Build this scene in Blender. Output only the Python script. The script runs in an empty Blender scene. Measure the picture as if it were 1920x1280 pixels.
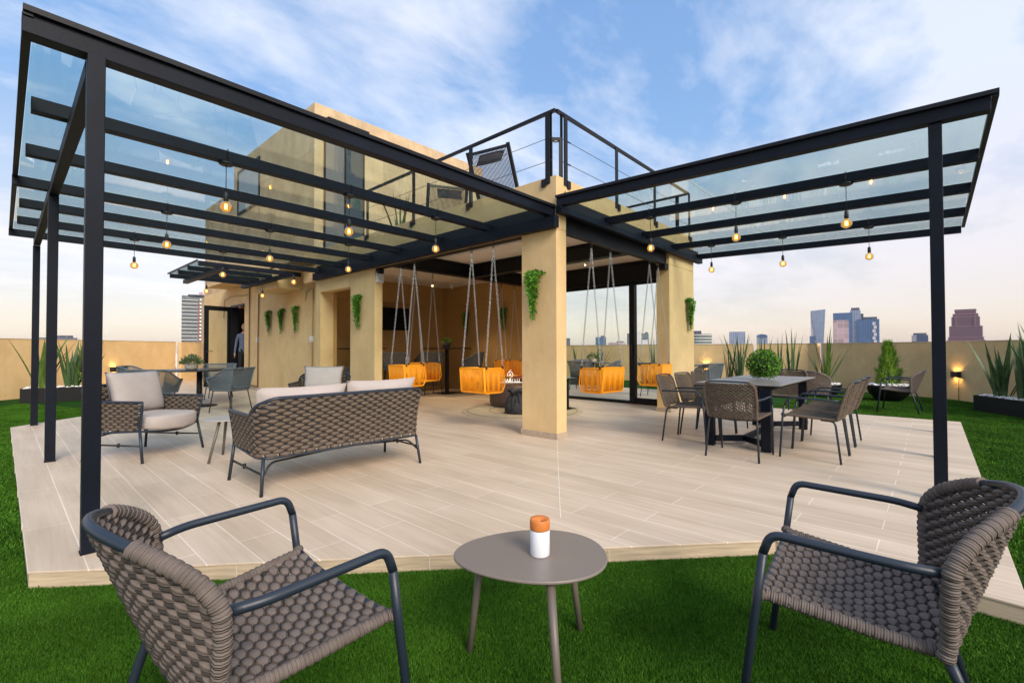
import bpy, math, random
from mathutils import Vector, Matrix
import numpy as np
R=math.radians; PI=math.pi
random.seed(7)
S=bpy.context.scene; COL=S.collection
# ------------------------------------------------------------------ materials
def newmat(name):
    m=bpy.data.materials.new(name); m.use_nodes=True
    return m, m.node_tree.nodes, m.node_tree.links, m.node_tree.nodes['Principled BSDF']
def mat(name,col,rough=.6,metal=0,var=0,vscale=4,bump=0,bscale=40,spec=.5,stretch=(1,1,1),col2=None,var2=0,emit=None,es=0,sub=0):
    m,N,L,b=newmat(name)
    b.inputs['Roughness'].default_value=rough; b.inputs['Metallic'].default_value=metal
    b.inputs['Specular IOR Level'].default_value=spec
    b.inputs['Base Color'].default_value=(*col,1)
    tc=N.new('ShaderNodeTexCoord'); mp=N.new('ShaderNodeMapping'); mp.inputs['Scale'].default_value=stretch
    L.new(tc.outputs['Object'],mp.inputs['Vector'])
    if var or col2:
        n=N.new('ShaderNodeTexNoise'); n.inputs['Scale'].default_value=vscale; n.inputs['Detail'].default_value=6
        n.inputs['Roughness'].default_value=.6
        L.new(mp.outputs[0],n.inputs['Vector'])
        r=N.new('ShaderNodeValToRGB'); r.color_ramp.elements[0].position=.32; r.color_ramp.elements[1].position=.68
        c2=col2 or tuple(min(1,c*(1+var)) for c in col); c1=tuple(c*(1-var) for c in col) if var else col
        r.color_ramp.elements[0].color=(*c1,1); r.color_ramp.elements[1].color=(*c2,1)
        L.new(n.outputs['Fac'],r.inputs['Fac']); L.new(r.outputs['Color'],b.inputs['Base Color'])
    if bump:
        n2=N.new('ShaderNodeTexNoise'); n2.inputs['Scale'].default_value=bscale; n2.inputs['Detail'].default_value=5
        L.new(mp.outputs[0],n2.inputs['Vector'])
        bp=N.new('ShaderNodeBump'); bp.inputs['Strength'].default_value=bump; bp.inputs['Distance'].default_value=.01
        L.new(n2.outputs['Fac'],bp.inputs['Height']); L.new(bp.outputs['Normal'],b.inputs['Normal'])
    if emit: b.inputs['Emission Color'].default_value=(*emit,1); b.inputs['Emission Strength'].default_value=es
    return m
def glassmat(name,tint,ior=1.5,refl=1.0,rough=0.0):
    m=bpy.data.materials.new(name); m.use_nodes=True; N=m.node_tree.nodes; L=m.node_tree.links
    for n in list(N): N.remove(n)
    o=N.new('ShaderNodeOutputMaterial'); t=N.new('ShaderNodeBsdfTransparent'); g=N.new('ShaderNodeBsdfGlossy')
    g.inputs['Roughness'].default_value=rough; t.inputs['Color'].default_value=(*tint,1)
    f=N.new('ShaderNodeFresnel'); ge=N.new('ShaderNodeNewGeometry'); io=N.new('ShaderNodeMapRange'); L.new(ge.outputs['Backfacing'],io.inputs['Value']); io.inputs['To Min'].default_value=ior; io.inputs['To Max'].default_value=1/ior; L.new(io.outputs[0],f.inputs['IOR'])
    mu=N.new('ShaderNodeMath'); mu.operation='MULTIPLY'; mu.inputs[1].default_value=refl
    L.new(f.outputs[0],mu.inputs[0])
    mx=N.new('ShaderNodeMixShader'); L.new(mu.outputs[0],mx.inputs[0]); L.new(t.outputs[0],mx.inputs[1]); L.new(g.outputs[0],mx.inputs[2])
    L.new(mx.outputs[0],o.inputs['Surface'])
    return m
def islemat(name,c1,c2,rough=.5):
    m,N,L,b=newmat(name); b.inputs['Roughness'].default_value=rough; b.inputs['Specular IOR Level'].default_value=.3
    g=N.new('ShaderNodeNewGeometry'); r=N.new('ShaderNodeValToRGB'); r.color_ramp.elements[0].color=(*c1,1); r.color_ramp.elements[1].color=(*c2,1)
    L.new(g.outputs['Random Per Island'],r.inputs[0]); L.new(r.outputs[0],b.inputs['Base Color']); return m
def bulbmat(name):
    m=bpy.data.materials.new(name); m.use_nodes=True; N=m.node_tree.nodes; L=m.node_tree.links
    for n in list(N): N.remove(n)
    o=N.new('ShaderNodeOutputMaterial'); t=N.new('ShaderNodeBsdfTransparent'); t.inputs['Color'].default_value=(1,.66,.24,1); e=N.new('ShaderNodeEmission'); e.inputs['Color'].default_value=(1,.50,.12,1); e.inputs['Strength'].default_value=.85
    g=N.new('ShaderNodeBsdfGlossy'); g.inputs['Roughness'].default_value=.05
    lw=N.new('ShaderNodeLayerWeight'); lw.inputs['Blend'].default_value=.12
    a=N.new('ShaderNodeMixShader'); a.inputs[0].default_value=.45; L.new(t.outputs[0],a.inputs[1]); L.new(e.outputs[0],a.inputs[2])
    b=N.new('ShaderNodeMixShader'); L.new(lw.outputs['Fresnel'],b.inputs[0]); L.new(a.outputs[0],b.inputs[1]); L.new(g.outputs[0],b.inputs[2]); L.new(b.outputs[0],o.inputs['Surface'])
    return m
def ropemat(name,col,ribs=7,strength=.6):
    m,N,L,b=newmat(name); b.inputs['Roughness'].default_value=.75; b.inputs['Specular IOR Level'].default_value=.25
    uv=N.new('ShaderNodeUVMap'); sx=N.new('ShaderNodeSeparateXYZ'); L.new(uv.outputs[0],sx.inputs[0])
    mu=N.new('ShaderNodeMath'); mu.operation='MULTIPLY'; mu.inputs[1].default_value=ribs*2*PI*1.0; L.new(sx.outputs['Y'],mu.inputs[0])
    sn=N.new('ShaderNodeMath'); sn.operation='SINE'; L.new(mu.outputs[0],sn.inputs[0])
    bp=N.new('ShaderNodeBump'); bp.inputs['Strength'].default_value=strength; bp.inputs['Distance'].default_value=.0015
    L.new(sn.outputs[0],bp.inputs['Height']); L.new(bp.outputs['Normal'],b.inputs['Normal'])
    tc=N.new('ShaderNodeTexCoord'); n=N.new('ShaderNodeTexNoise'); n.inputs['Scale'].default_value=28; n.inputs['Detail'].default_value=3
    L.new(tc.outputs['Object'],n.inputs['Vector'])
    r=N.new('ShaderNodeValToRGB'); r.color_ramp.elements[0].position=.3; r.color_ramp.elements[1].position=.7
    r.color_ramp.elements[0].color=(*[c*.82 for c in col],1); r.color_ramp.elements[1].color=(*[c*1.18 for c in col],1)
    L.new(n.outputs['Fac'],r.inputs['Fac']); L.new(r.outputs[0],b.inputs['Base Color'])
    return m
def tilemat(name):
    m,N,L,b=newmat(name)
    tc=N.new('ShaderNodeTexCoord'); sp=N.new('ShaderNodeSeparateXYZ'); L.new(tc.outputs['Object'],sp.inputs[0])
    cb=N.new('ShaderNodeCombineXYZ')
    ax=N.new('ShaderNodeMath'); ax.operation='ADD'; ax.inputs[1].default_value=20.04+.01; L.new(sp.outputs['X'],ax.inputs[0])
    ay=N.new('ShaderNodeMath'); ay.operation='ADD'; ay.inputs[1].default_value=19.66; L.new(sp.outputs['Y'],ay.inputs[0])
    L.new(ay.outputs[0],cb.inputs['X']); L.new(ax.outputs[0],cb.inputs['Y'])
    br=N.new('ShaderNodeTexBrick'); br.offset=.37; br.offset_frequency=2
    br.inputs['Scale'].default_value=1; br.inputs['Brick Width'].default_value=1.2; br.inputs['Row Height'].default_value=.2167
    br.inputs['Mortar Size'].default_value=.0030; br.inputs['Mortar Smooth'].default_value=.1
    br.inputs['Color1'].default_value=(.60,.49,.37,1); br.inputs['Color2'].default_value=(.67,.55,.425,1); br.inputs['Mortar'].default_value=(.84,.76,.65,1)
    L.new(cb.outputs[0],br.inputs['Vector'])
    mp=N.new('ShaderNodeMapping'); mp.inputs['Scale'].default_value=(26,1.1,26); L.new(tc.outputs['Object'],mp.inputs['Vector'])
    n=N.new('ShaderNodeTexNoise'); n.inputs['Scale'].default_value=1; n.inputs['Detail'].default_value=7; n.inputs['Roughness'].default_value=.62
    n.inputs['Distortion'].default_value=.9
    L.new(mp.outputs[0],n.inputs['Vector'])
    mp2=N.new('ShaderNodeMapping'); mp2.inputs['Scale'].default_value=(3.2,.8,3); L.new(tc.outputs['Object'],mp2.inputs['Vector'])
    n2=N.new('ShaderNodeTexNoise'); n2.inputs['Scale'].default_value=1.3; n2.inputs['Detail'].default_value=6; L.new(mp2.outputs[0],n2.inputs['Vector'])
    r=N.new('ShaderNodeValToRGB'); r.color_ramp.elements[0].position=.3; r.color_ramp.elements[1].position=.72
    r.color_ramp.elements[0].color=(.90,.88,.86,1); r.color_ramp.elements[1].color=(1.06,1.06,1.06,1); L.new(n.outputs['Fac'],r.inputs[0])
    r2=N.new('ShaderNodeValToRGB'); r2.color_ramp.elements[0].position=.3; r2.color_ramp.elements[1].position=.7
    r2.color_ramp.elements[0].color=(.86,.84,.80,1); r2.color_ramp.elements[1].color=(1.05,1.05,1.05,1); L.new(n2.outputs['Fac'],r2.inputs[0])
    m1=N.new('ShaderNodeMix'); m1.data_type='RGBA'; m1.blend_type='MULTIPLY'; m1.inputs['Factor'].default_value=1
    L.new(br.outputs['Color'],m1.inputs['A']); L.new(r.outputs[0],m1.inputs['B'])
    m2=N.new('ShaderNodeMix'); m2.data_type='RGBA'; m2.blend_type='MULTIPLY'; m2.inputs['Factor'].default_value=1
    L.new(m1.outputs['Result'],m2.inputs['A']); L.new(r2.outputs[0],m2.inputs['B'])
    L.new(m2.outputs['Result'],b.inputs['Base Color'])
    b.inputs['Roughness'].default_value=.5; b.inputs['Specular IOR Level'].default_value=.35
    bp=N.new('ShaderNodeBump'); bp.inputs['Strength'].default_value=.25; bp.inputs['Distance'].default_value=.003
    L.new(br.outputs['Fac'],bp.inputs['Height']); bp.invert=True; L.new(bp.outputs['Normal'],b.inputs['Normal'])
    return m
def stucco(name,c,streak=.12,fine=.25):
    m,N,L,b=newmat(name); b.inputs['Roughness'].default_value=.85; b.inputs['Specular IOR Level'].default_value=.2
    tc=N.new('ShaderNodeTexCoord')
    mp=N.new('ShaderNodeMapping'); mp.inputs['Scale'].default_value=(1.0,1.0,.8); L.new(tc.outputs['Object'],mp.inputs[0])
    n=N.new('ShaderNodeTexNoise'); n.inputs['Scale'].default_value=1.6; n.inputs['Detail'].default_value=8; n.inputs['Roughness'].default_value=.65; L.new(mp.outputs[0],n.inputs['Vector'])
    r=N.new('ShaderNodeValToRGB'); r.color_ramp.elements[0].position=.3; r.color_ramp.elements[1].position=.7
    r.color_ramp.elements[0].color=(c[0]*(1-streak),c[1]*(1-streak*1.25),c[2]*(1-streak*1.3),1); r.color_ramp.elements[1].color=(min(1,c[0]*(1+streak*.6)),min(1,c[1]*(1+streak*.6)),min(1,c[2]*(1+streak*.7)),1)
    mq=N.new('ShaderNodeMapping'); mq.inputs['Scale'].default_value=(7,7,.45); L.new(tc.outputs['Object'],mq.inputs[0])
    nq=N.new('ShaderNodeTexNoise'); nq.inputs['Scale'].default_value=1.5; nq.inputs['Detail'].default_value=7; nq.inputs['Roughness'].default_value=.7; L.new(mq.outputs[0],nq.inputs['Vector'])
    rq=N.new('ShaderNodeValToRGB'); rq.color_ramp.elements[0].position=.28; rq.color_ramp.elements[1].position=.5; k_=1-streak*.22; rq.color_ramp.elements[0].color=(k_,k_*.985,k_*.96,1); rq.color_ramp.elements[1].color=(1,1,1,1); L.new(nq.outputs['Fac'],rq.inputs[0])
    mz=N.new('ShaderNodeMix'); mz.data_type='RGBA'; mz.blend_type='MULTIPLY'; mz.inputs['Factor'].default_value=1
    L.new(n.outputs['Fac'],r.inputs[0]); L.new(r.outputs[0],mz.inputs['A']); L.new(rq.outputs[0],mz.inputs['B']); L.new(mz.outputs['Result'],b.inputs['Base Color'])
    n2=N.new('ShaderNodeTexNoise'); n2.inputs['Scale'].default_value=90; n2.inputs['Detail'].default_value=6; L.new(tc.outputs['Object'],n2.inputs['Vector'])
    n3=N.new('ShaderNodeTexNoise'); n3.inputs['Scale'].default_value=7; n3.inputs['Detail'].default_value=3; L.new(tc.outputs['Object'],n3.inputs['Vector'])
    ad=N.new('ShaderNodeMath'); ad.operation='MULTIPLY_ADD'; ad.inputs[1].default_value=1.4; L.new(n3.outputs['Fac'],ad.inputs[0]); L.new(n2.outputs['Fac'],ad.inputs[2])
    bp=N.new('ShaderNodeBump'); bp.inputs['Strength'].default_value=fine; bp.inputs['Distance'].default_value=.006
    L.new(ad.outputs[0],bp.inputs['Height']); L.new(bp.outputs['Normal'],b.inputs['Normal'])
    return m
def facade(name,wall,glass,sx,sz,mort=.25,rough=.3):
    m,N,L,b=newmat(name); b.inputs['Roughness'].default_value=rough
    tc=N.new('ShaderNodeTexCoord'); sp=N.new('ShaderNodeSeparateXYZ'); L.new(tc.outputs['Object'],sp.inputs[0])
    ad=N.new('ShaderNodeMath'); ad.operation='ADD'; L.new(sp.outputs['X'],ad.inputs[0]); L.new(sp.outputs['Y'],ad.inputs[1])
    cb=N.new('ShaderNodeCombineXYZ'); L.new(ad.outputs[0],cb.inputs['X']); L.new(sp.outputs['Z'],cb.inputs['Y'])
    br=N.new('ShaderNodeTexBrick'); br.offset=0; br.inputs['Scale'].default_value=1; br.inputs['Brick Width'].default_value=sx; br.inputs['Row Height'].default_value=sz
    br.inputs['Mortar Size'].default_value=mort*min(sx,sz); br.inputs['Mortar Smooth'].default_value=0
    br.inputs['Color1'].default_value=(*glass,1); br.inputs['Color2'].default_value=(*[g*.6 for g in glass],1); br.inputs['Mortar'].default_value=(*wall,1)
    L.new(cb.outputs[0],br.inputs['Vector']); L.new(br.outputs['Color'],b.inputs['Base Color'])
    return m
M={}
M['steel']=mat('painted_steel',(.0034,.0060,.0130),.5,.0,var=.3,vscale=3,bump=.06,bscale=60,spec=.2)
M['steelblack']=mat('black_steel',(.004,.005,.008),.5,.0,bump=.04,spec=.3)
M['alu']=mat('powder_coat_grey',(.017,.026,.041),.40,.0,bump=.06,bscale=300,spec=.5)
M['alublack']=mat('powder_coat_black',(.012,.013,.015),.45,0,spec=.45)
M['wall']=stucco('ochre_stucco',(.72,.525,.265),.14,.5)
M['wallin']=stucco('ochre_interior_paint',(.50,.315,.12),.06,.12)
M['tower']=stucco('weathered_ochre_stucco',(.62,.48,.29),.26,.35)
M['ceil']=mat('white_ceiling_paint',(.84,.77,.71),.8,var=.03)
M['tile']=tilemat('wood_look_porcelain')
M['skirt']=mat('wood_tile_skirting',(.43,.34,.25),.5,var=.18,vscale=6,stretch=(3,3,12))
M['fascia']=mat('wood_tile_fascia',(.50,.40,.27),.55,var=.22,vscale=3,stretch=(1.5,1.5,22))
M['turf']=mat('turf_base',(.014,.062,.005),.9,var=.35,vscale=2.0,bump=1,bscale=160,spec=.1)
M['glass']=glassmat('roof_glass',(.90,.982,.972),1.5,1.05)
M['clear']=glassmat('window_glass',(.93,.96,.94),1.45,.8)
M['bulb']=bulbmat('amber_bulb_glass')
M['fil']=mat('glowing_filament',(1,.6,.2),.5,emit=(1,.60,.20),es=30)
M['ledon']=mat('lit_lamp_lens',(1,.75,.4),.5,emit=(1,.62,.22),es=40)
M['rope']=ropemat('taupe_braided_rope',(.160,.130,.112),5,.8)
M['ropef']=ropemat('taupe_rope_fine',(.128,.098,.074),5,.3)
M['ropeg']=mat('grey_cord',(.12,.145,.165),.7,var=.15,vscale=30)
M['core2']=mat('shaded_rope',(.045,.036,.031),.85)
M['core']=mat('dark_cord_core',(.020,.020,.022),.8)
M['orange']=mat('orange_cord',(1.0,.37,.008),.5,var=.05,vscale=20,spec=.4)
M['cush']=mat('blush_outdoor_fabric',(.46,.405,.38),.9,var=.06,vscale=5,bump=.25,bscale=260,spec=.15)
M['cushg']=mat('grey_cushion',(.10,.12,.14),.9,var=.1,bump=.2,bscale=200)
M['taupe']=mat('taupe_powder_coat',(.215,.182,.155),.36,bump=.04,bscale=400,spec=.45)
M['taupeleg']=mat('taupe_leg_paint',(.14,.12,.095),.45)
M['wht']=mat('white_ceramic',(.78,.80,.84),.25,spec=.5)
M['terra']=mat('orange_lid',(.62,.20,.04),.5,var=.08,vscale=60)
M['chain']=mat('galvanised_chain',(.50,.50,.50),.3,.85)
M['stone']=mat('white_pebble',(.78,.76,.72),.6,var=.08,vscale=8)
M['pot']=mat('black_planter',(.007,.007,.008),.5,spec=.3)
M['leaf']=mat('agave_leaf',(.060,.115,.038),.5,var=.5,vscale=3,stretch=(6,6,.8))
M['leaf2']=mat('spear_leaf_light',(.085,.15,.025),.5,var=.5,vscale=4,stretch=(6,6,1))
M['fern']=islemat('artificial_fern',(.018,.085,.006),(.16,.40,.025))
M['box']=islemat('boxwood_leaf',(.014,.07,.004),(.17,.42,.02))
M['cyp']=islemat('cypress_foliage',(.05,.14,.010),(.22,.40,.03))
M['sage']=islemat('sage_plant',(.06,.11,.04),(.20,.28,.13))
M['wood']=mat('dark_bark',(.06,.04,.025),.9,var=.3)
M['dtable']=mat('dark_stone_top',(.21,.195,.18),.42,var=.12,vscale=9,bump=.02,spec=.4)
M['btable']=mat('black_table_top',(.014,.013,.013),.35)
M['leather']=mat('brown_leather',(.075,.042,.030),.45,var=.25,vscale=14,bump=.3,bscale=60)
M['velvet']=mat('charcoal_velvet',(.030,.030,.034),.9,var=.5,vscale=18,bump=.6,bscale=25)
M['rug']=mat('cream_rug',(.45,.38,.27),.95,var=.12,vscale=30,bump=.4,bscale=180)
M['rugd']=mat('rug_pattern_brown',(.20,.14,.08),.95)
M['tv']=mat('screen_black',(.003,.003,.004),.55,spec=.1)
M['plastic']=mat('white_plastic',(.66,.66,.68),.5)
M['conduit']=mat('painted_conduit',(.50,.355,.175),.55)
M['conduitd']=mat('dark_conduit',(.20,.12,.05),.6)
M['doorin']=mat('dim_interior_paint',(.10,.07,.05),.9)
M['brick']=mat('interior_brick',(.28,.10,.04),.8,var=.4,vscale=9)
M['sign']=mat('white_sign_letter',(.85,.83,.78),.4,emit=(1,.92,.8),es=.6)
M['copper']=mat('valve_red',(.25,.05,.02),.5)
M['tint']=mat('curtain_grey',(.17,.165,.165),.6,var=.3,vscale=9,stretch=(8,8,.2))
M['winglass']=mat('dark_window',(.06,.075,.09),.3,spec=.3)
M['skin']=mat('skin',(.42,.23,.15),.6); M['shirt']=mat('blue_grey_shirt',(.10,.13,.20),.85,var=.15); M['trous']=mat('dark_trousers',(.015,.015,.02),.9); M['hair']=mat('dark_hair',(.012,.009,.007),.7)
M['concrete']=mat('rooftop_concrete',(.30,.27,.23),.9,var=.2)
M['city']=mat('distant_ground',(.22,.20,.19),.95,var=.3,vscale=.01)
# ------------------------------------------------------------------ mesh builder
class MB:
    def __init__(s): s.v=[]; s.f=[]; s.sm=[]; s.uv=[]
    def add(s,vs,fs,smooth=False,uvs=None):
        b=len(s.v); s.v.extend([tuple(v) for v in vs])
        for i,f in enumerate(fs):
            s.f.append(tuple(b+k for k in f)); s.sm.append(smooth)
            s.uv.append(uvs[i] if uvs else None)
        return s
    def box(s,a,b):
        x0,y0,z0=a; x1,y1,z1=b
        if x0>x1:x0,x1=x1,x0
        if y0>y1:y0,y1=y1,y0
        if z0>z1:z0,z1=z1,z0
        vs=[(x0,y0,z0),(x1,y0,z0),(x1,y1,z0),(x0,y1,z0),(x0,y0,z1),(x1,y0,z1),(x1,y1,z1),(x0,y1,z1)]
        return s.add(vs,[(0,3,2,1),(4,5,6,7),(0,1,5,4),(1,2,6,5),(2,3,7,6),(3,0,4,7)])
    def beam(s,p,q,w,h,up=(0,0,1)):
        p=Vector(p);q=Vector(q);d=(q-p).normalized(); u=Vector(up)
        if abs(d.dot(u))>.98: u=Vector((0,1,0))
        sd=d.cross(u).normalized(); u=sd.cross(d).normalized()
        vs=[]
        for c in (p,q):
            for a,b in ((-1,-1),(1,-1),(1,1),(-1,1)): vs.append(c+sd*a*w/2+u*b*h/2)
        return s.add(vs,[(0,3,2,1),(4,5,6,7),(0,1,5,4),(1,2,6,5),(2,3,7,6),(3,0,4,7)])
    def prism(s,pts,z0,z1):
        n=len(pts); vs=[(x,y,z0) for x,y in pts]+[(x,y,z1) for x,y in pts]
        fs=[tuple(range(n-1,-1,-1)),tuple(range(n,2*n))]+[(i,(i+1)%n,n+(i+1)%n,n+i) for i in range(n)]
        return s.add(vs,fs)
    def tube(s,pts,r,n=8,closed=False,cap=True,rf=None,uvr=1):
        P=[Vector(p) for p in pts]; m=len(P); vs=[]; prev=None
        for i in range(m):
            if closed: t=(P[(i+1)%m]-P[i-1])
            else: t=P[min(i+1,m-1)]-P[max(i-1,0)]
            t.normalize()
            if prev is None:
                a=Vector((0,0,1)) if abs(t.z)<.9 else Vector((1,0,0))
                u=t.cross(a).normalized()
            else: u=(prev-t*prev.dot(t)).normalized()
            prev=u; w=t.cross(u); rr=r if rf is None else rf(i/(m-1 if m>1 else 1))
            for k in range(n):
                a=2*PI*k/n; vs.append(P[i]+(u*math.cos(a)+w*math.sin(a))*rr)
        fs=[];uv=[]
        for i in range(m if closed else m-1):
            j=(i+1)%m
            for k in range(n):
                k2=(k+1)%n; fs.append((i*n+k,i*n+k2,j*n+k2,j*n+k)); uv.append([(i,k/n),(i,(k+1)/n),(i+1,(k+1)/n),(i+1,k/n)])
        if cap and not closed:
            fs.append(tuple(range(n-1,-1,-1))); uv.append(None); fs.append(tuple((m-1)*n+k for k in range(n))); uv.append(None)
        s.add(vs,fs,True,uv)
        if cap and not closed: s.sm[-1]=s.sm[-2]=False
        return s
    def lathe(s,prof,n=24,c=(0,0,0),sx=1,sy=1):
        vs=[];m=len(prof)
        for r,z in prof:
            for k in range(n):
                a=2*PI*k/n; vs.append((c[0]+r*sx*math.cos(a),c[1]+r*sy*math.sin(a),c[2]+z))
        fs=[]
        for i in range(m-1):
            for k in range(n):
                k2=(k+1)%n; fs.append((i*n+k,i*n+k2,(i+1)*n+k2,(i+1)*n+k))
        if prof[0][0]>1e-4: fs.append(tuple(range(n-1,-1,-1)))
        if prof[-1][0]>1e-4: fs.append(tuple((m-1)*n+k for k in range(n)))
        return s.add(vs,fs,True)
    def puff(s,c,t,u,w,a,b,d,nu=6,nv=7,pw=.75):
        # elongated strand: centre c, axes t (along) u (across) w (normal), half sizes a,b,d
        vs=[];fs=[];uv=[]
        for i in range(nu+1):
            x=-1+2*i/nu; rr=max(.12,(1-x*x))**pw
            for k in range(nv):
                q=2*PI*k/nv; vs.append(c+t*(a*x)+u*(b*rr*math.cos(q))+w*(d*rr*math.sin(q)))
        for i in range(nu):
            for k in range(nv):
                k2=(k+1)%nv; fs.append((i*nv+k,i*nv+k2,(i+1)*nv+k2,(i+1)*nv+k)); uv.append([(i,k/nv),(i,(k+1)/nv),(i+1,(k+1)/nv),(i+1,k/nv)])
        fs.append(tuple(range(nv-1,-1,-1))); uv.append(None); fs.append(tuple(nu*nv+k for k in range(nv))); uv.append(None)
        return s.add(vs,fs,True,uv)
    def sphere(s,c,r,n=12,m=8,sc=(1,1,1)):
        vs=[];fs=[]
        for i in range(m+1):
            th=PI*i/m
            for k in range(n):
                a=2*PI*k/n; vs.append((c[0]+r*sc[0]*math.sin(th)*math.cos(a),c[1]+r*sc[1]*math.sin(th)*math.sin(a),c[2]-r*sc[2]*math.cos(th)))
        for i in range(m):
            for k in range(n):
                k2=(k+1)%n; fs.append((i*n+k,i*n+k2,(i+1)*n+k2,(i+1)*n+k))
        return s.add(vs,fs,True)
    def leaf(s,base,d,length,width,bend=(0,0,0),seg=6,fold=.15,side=None):
        d=Vector(d).normalized(); base=Vector(base); sd=Vector(side) if side else d.cross(Vector((random.uniform(-1,1),random.uniform(-1,1),.2)))
        if sd.length<1e-3: sd=Vector((1,0,0))
        sd.normalize(); nn=d.cross(sd); vs=[]; b=Vector(bend)
        for i in range(seg+1):
            t=i/seg; wd=width*(.55+.9*t-1.45*t*t)*1.35 if t<.98 else 0.0005
            c=base+d*length*t+b*(t*t)*length
            vs+= [c-sd*wd/2+nn*wd*fold, c, c+sd*wd/2+nn*wd*fold]
        fs=[]
        for i in range(seg):
            a=i*3; fs+=[(a,a+1,a+4,a+3),(a+1,a+2,a+5,a+4)]
        return s.add(vs,fs,True)
    def build(s,name,m,parent=None,loc=(0,0,0),rz=0,bevel=0,solid=0):
        me=bpy.data.meshes.new(name); me.from_pydata(s.v,[],s.f)
        me.polygons.foreach_set('use_smooth',s.sm)
        if any(u is not None for u in s.uv):
            l=me.uv_layers.new(name='UVMap'); arr=[]
            for f,u in zip(s.f,s.uv):
                if u is None: arr+= [0.0,0.0]*len(f)
                else:
                    for q in u: arr+= [q[0],q[1]]
            l.data.foreach_set('uv',arr)
        me.materials.append(m if not isinstance(m,str) else M[m]); me.update()
        o=bpy.data.objects.new(name,me); COL.objects.link(o); o.location=loc; o.rotation_euler=(0,0,rz)
        if parent: o.parent=parent
        if bevel:
            md=o.modifiers.new('bevel','BEVEL'); md.width=bevel; md.segments=2; md.limit_method='ANGLE'
        if solid:
            md=o.modifiers.new('solid','SOLIDIFY'); md.thickness=solid
        return o
def tag(o,label=None,cat=None,group=None,kind=None):
    if label:o['label']=label
    if cat:o['category']=cat
    if group:o['group']=group
    if kind:o['kind']=kind
    return o
def thing(name,label,cat,loc=(0,0,0),rz=0,group=None):
    o=bpy.data.objects.new(name,None); COL.objects.link(o); o.location=loc; o.rotation_euler=(0,0,rz); o.empty_display_size=.1
    return tag(o,label,cat,group)
def dup(o,loc=None,rz=None,label=None,group=None,parent=None):
    c=o.copy(); COL.objects.link(c)
    if parent: c.parent=parent
    for ch in list(o.children): dup(ch,parent=c)
    if loc is not None: c.location=loc
    if rz is not None: c.rotation_euler=(c.rotation_euler.x,c.rotation_euler.y,rz)
    if label: c['label']=label
    if group: c['group']=group
    return c
def arc(c,r,a0,a1,n,ax=(1,0,0),ay=(0,0,1)):
    c=Vector(c);ax=Vector(ax);ay=Vector(ay)
    return [c+ax*r*math.cos(R(a0+(a1-a0)*i/n))+ay*r*math.sin(R(a0+(a1-a0)*i/n)) for i in range(n+1)]
def fillet(pts,r,n=5):
    P=[Vector(p) for p in pts]; out=[P[0]]
    for i in range(1,len(P)-1):
        a,b,c=P[i-1],P[i],P[i+1]; rr=min(r,(a-b).length*.48,(c-b).length*.48)
        p=b+(a-b).normalized()*rr; q=b+(c-b).normalized()*rr
        for k in range(n+1):
            t=k/n; out.append(p*(1-t)**2+b*2*t*(1-t)+q*t*t)
    out.append(P[-1]); return out
def resample(pts,step):
    P=[Vector(p) for p in pts]; out=[P[0]]; acc=0
    for a,b in zip(P,P[1:]):
        l=(b-a).length; 
        n=max(1,int(round(l/step)))
        for k in range(1,n+1): out.append(a+(b-a)*k/n)
    return out
# ------------------------------------------------------------------ camera
CAM=(-4.7690666,-3.5580347,1.15)
cd=bpy.data.cameras.new('camera'); cam=bpy.data.objects.new('camera',cd); COL.objects.link(cam); S.camera=cam
cd.sensor_width=36; cd.lens=36*869.5026/1920; cd.clip_start=.05; cd.clip_end=20000
yaw,pit,rol=R(42.233998),R(.965955),R(-.117084)
d=Vector((math.cos(yaw)*math.cos(pit),math.sin(yaw)*math.cos(pit),math.sin(pit))); rr=Vector((math.sin(yaw),-math.cos(yaw),0)); uu=rr.cross(d)
r2=rr*math.cos(rol)+uu*math.sin(rol); u2=r2.cross(d)
cam.matrix_world=Matrix(((r2.x,u2.x,-d.x,CAM[0]),(r2.y,u2.y,-d.y,CAM[1]),(r2.z,u2.z,-d.z,CAM[2]),(0,0,0,1)))
# ------------------------------------------------------------------ world
W=bpy.data.worlds.new('World'); S.world=W; W.use_nodes=True; N=W.node_tree.nodes; L=W.node_tree.links
for n in list(N): N.remove(n)
out=N.new('ShaderNodeOutputWorld'); bg=N.new('ShaderNodeBackground'); bg2=N.new('ShaderNodeBackground'); add=N.new('ShaderNodeAddShader')
SUN_EL,SUN_AZ=33,-108   # azimuth of the sun measured from +x towards +y
sky=N.new('ShaderNodeTexSky'); sky.sky_type='NISHITA'; sky.sun_disc=False; sky.sun_elevation=R(SUN_EL); sky.sun_rotation=R(90-SUN_AZ); sky.air_density=1.0; sky.dust_density=.8
bg.inputs['Strength'].default_value=.05; L.new(sky.outputs[0],bg.inputs['Color'])
tc=N.new('ShaderNodeTexCoord'); sp=N.new('ShaderNodeSeparateXYZ'); L.new(tc.outputs['Generated'],sp.inputs[0])
def math_(op,a,b=None,c=None,clamp=False):
    n=N.new('ShaderNodeMath'); n.operation=op; n.use_clamp=clamp
    for i,v in enumerate((a,b,c)):
        if v is None: continue
        if isinstance(v,(int,float)): n.inputs[i].default_value=v
        else: L.new(v,n.inputs[i])
    return n.outputs[0]
z=math_('MAXIMUM',sp.outputs['Z'],0.0)
gr=N.new('ShaderNodeValToRGB'); L.new(z,gr.inputs[0]); cr=gr.color_ramp
cols=[(0,(.46,.345,.29)),(.06,(.47,.375,.33)),(.15,(.42,.385,.385)),(.26,(.32,.375,.47)),(.40,(.16,.285,.50)),(1,(.085,.20,.46))]
cr.elements[0].position=0; cr.elements[0].color=(*cols[0][1],1); cr.elements[1].position=1; cr.elements[1].color=(*cols[-1][1],1)
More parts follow.
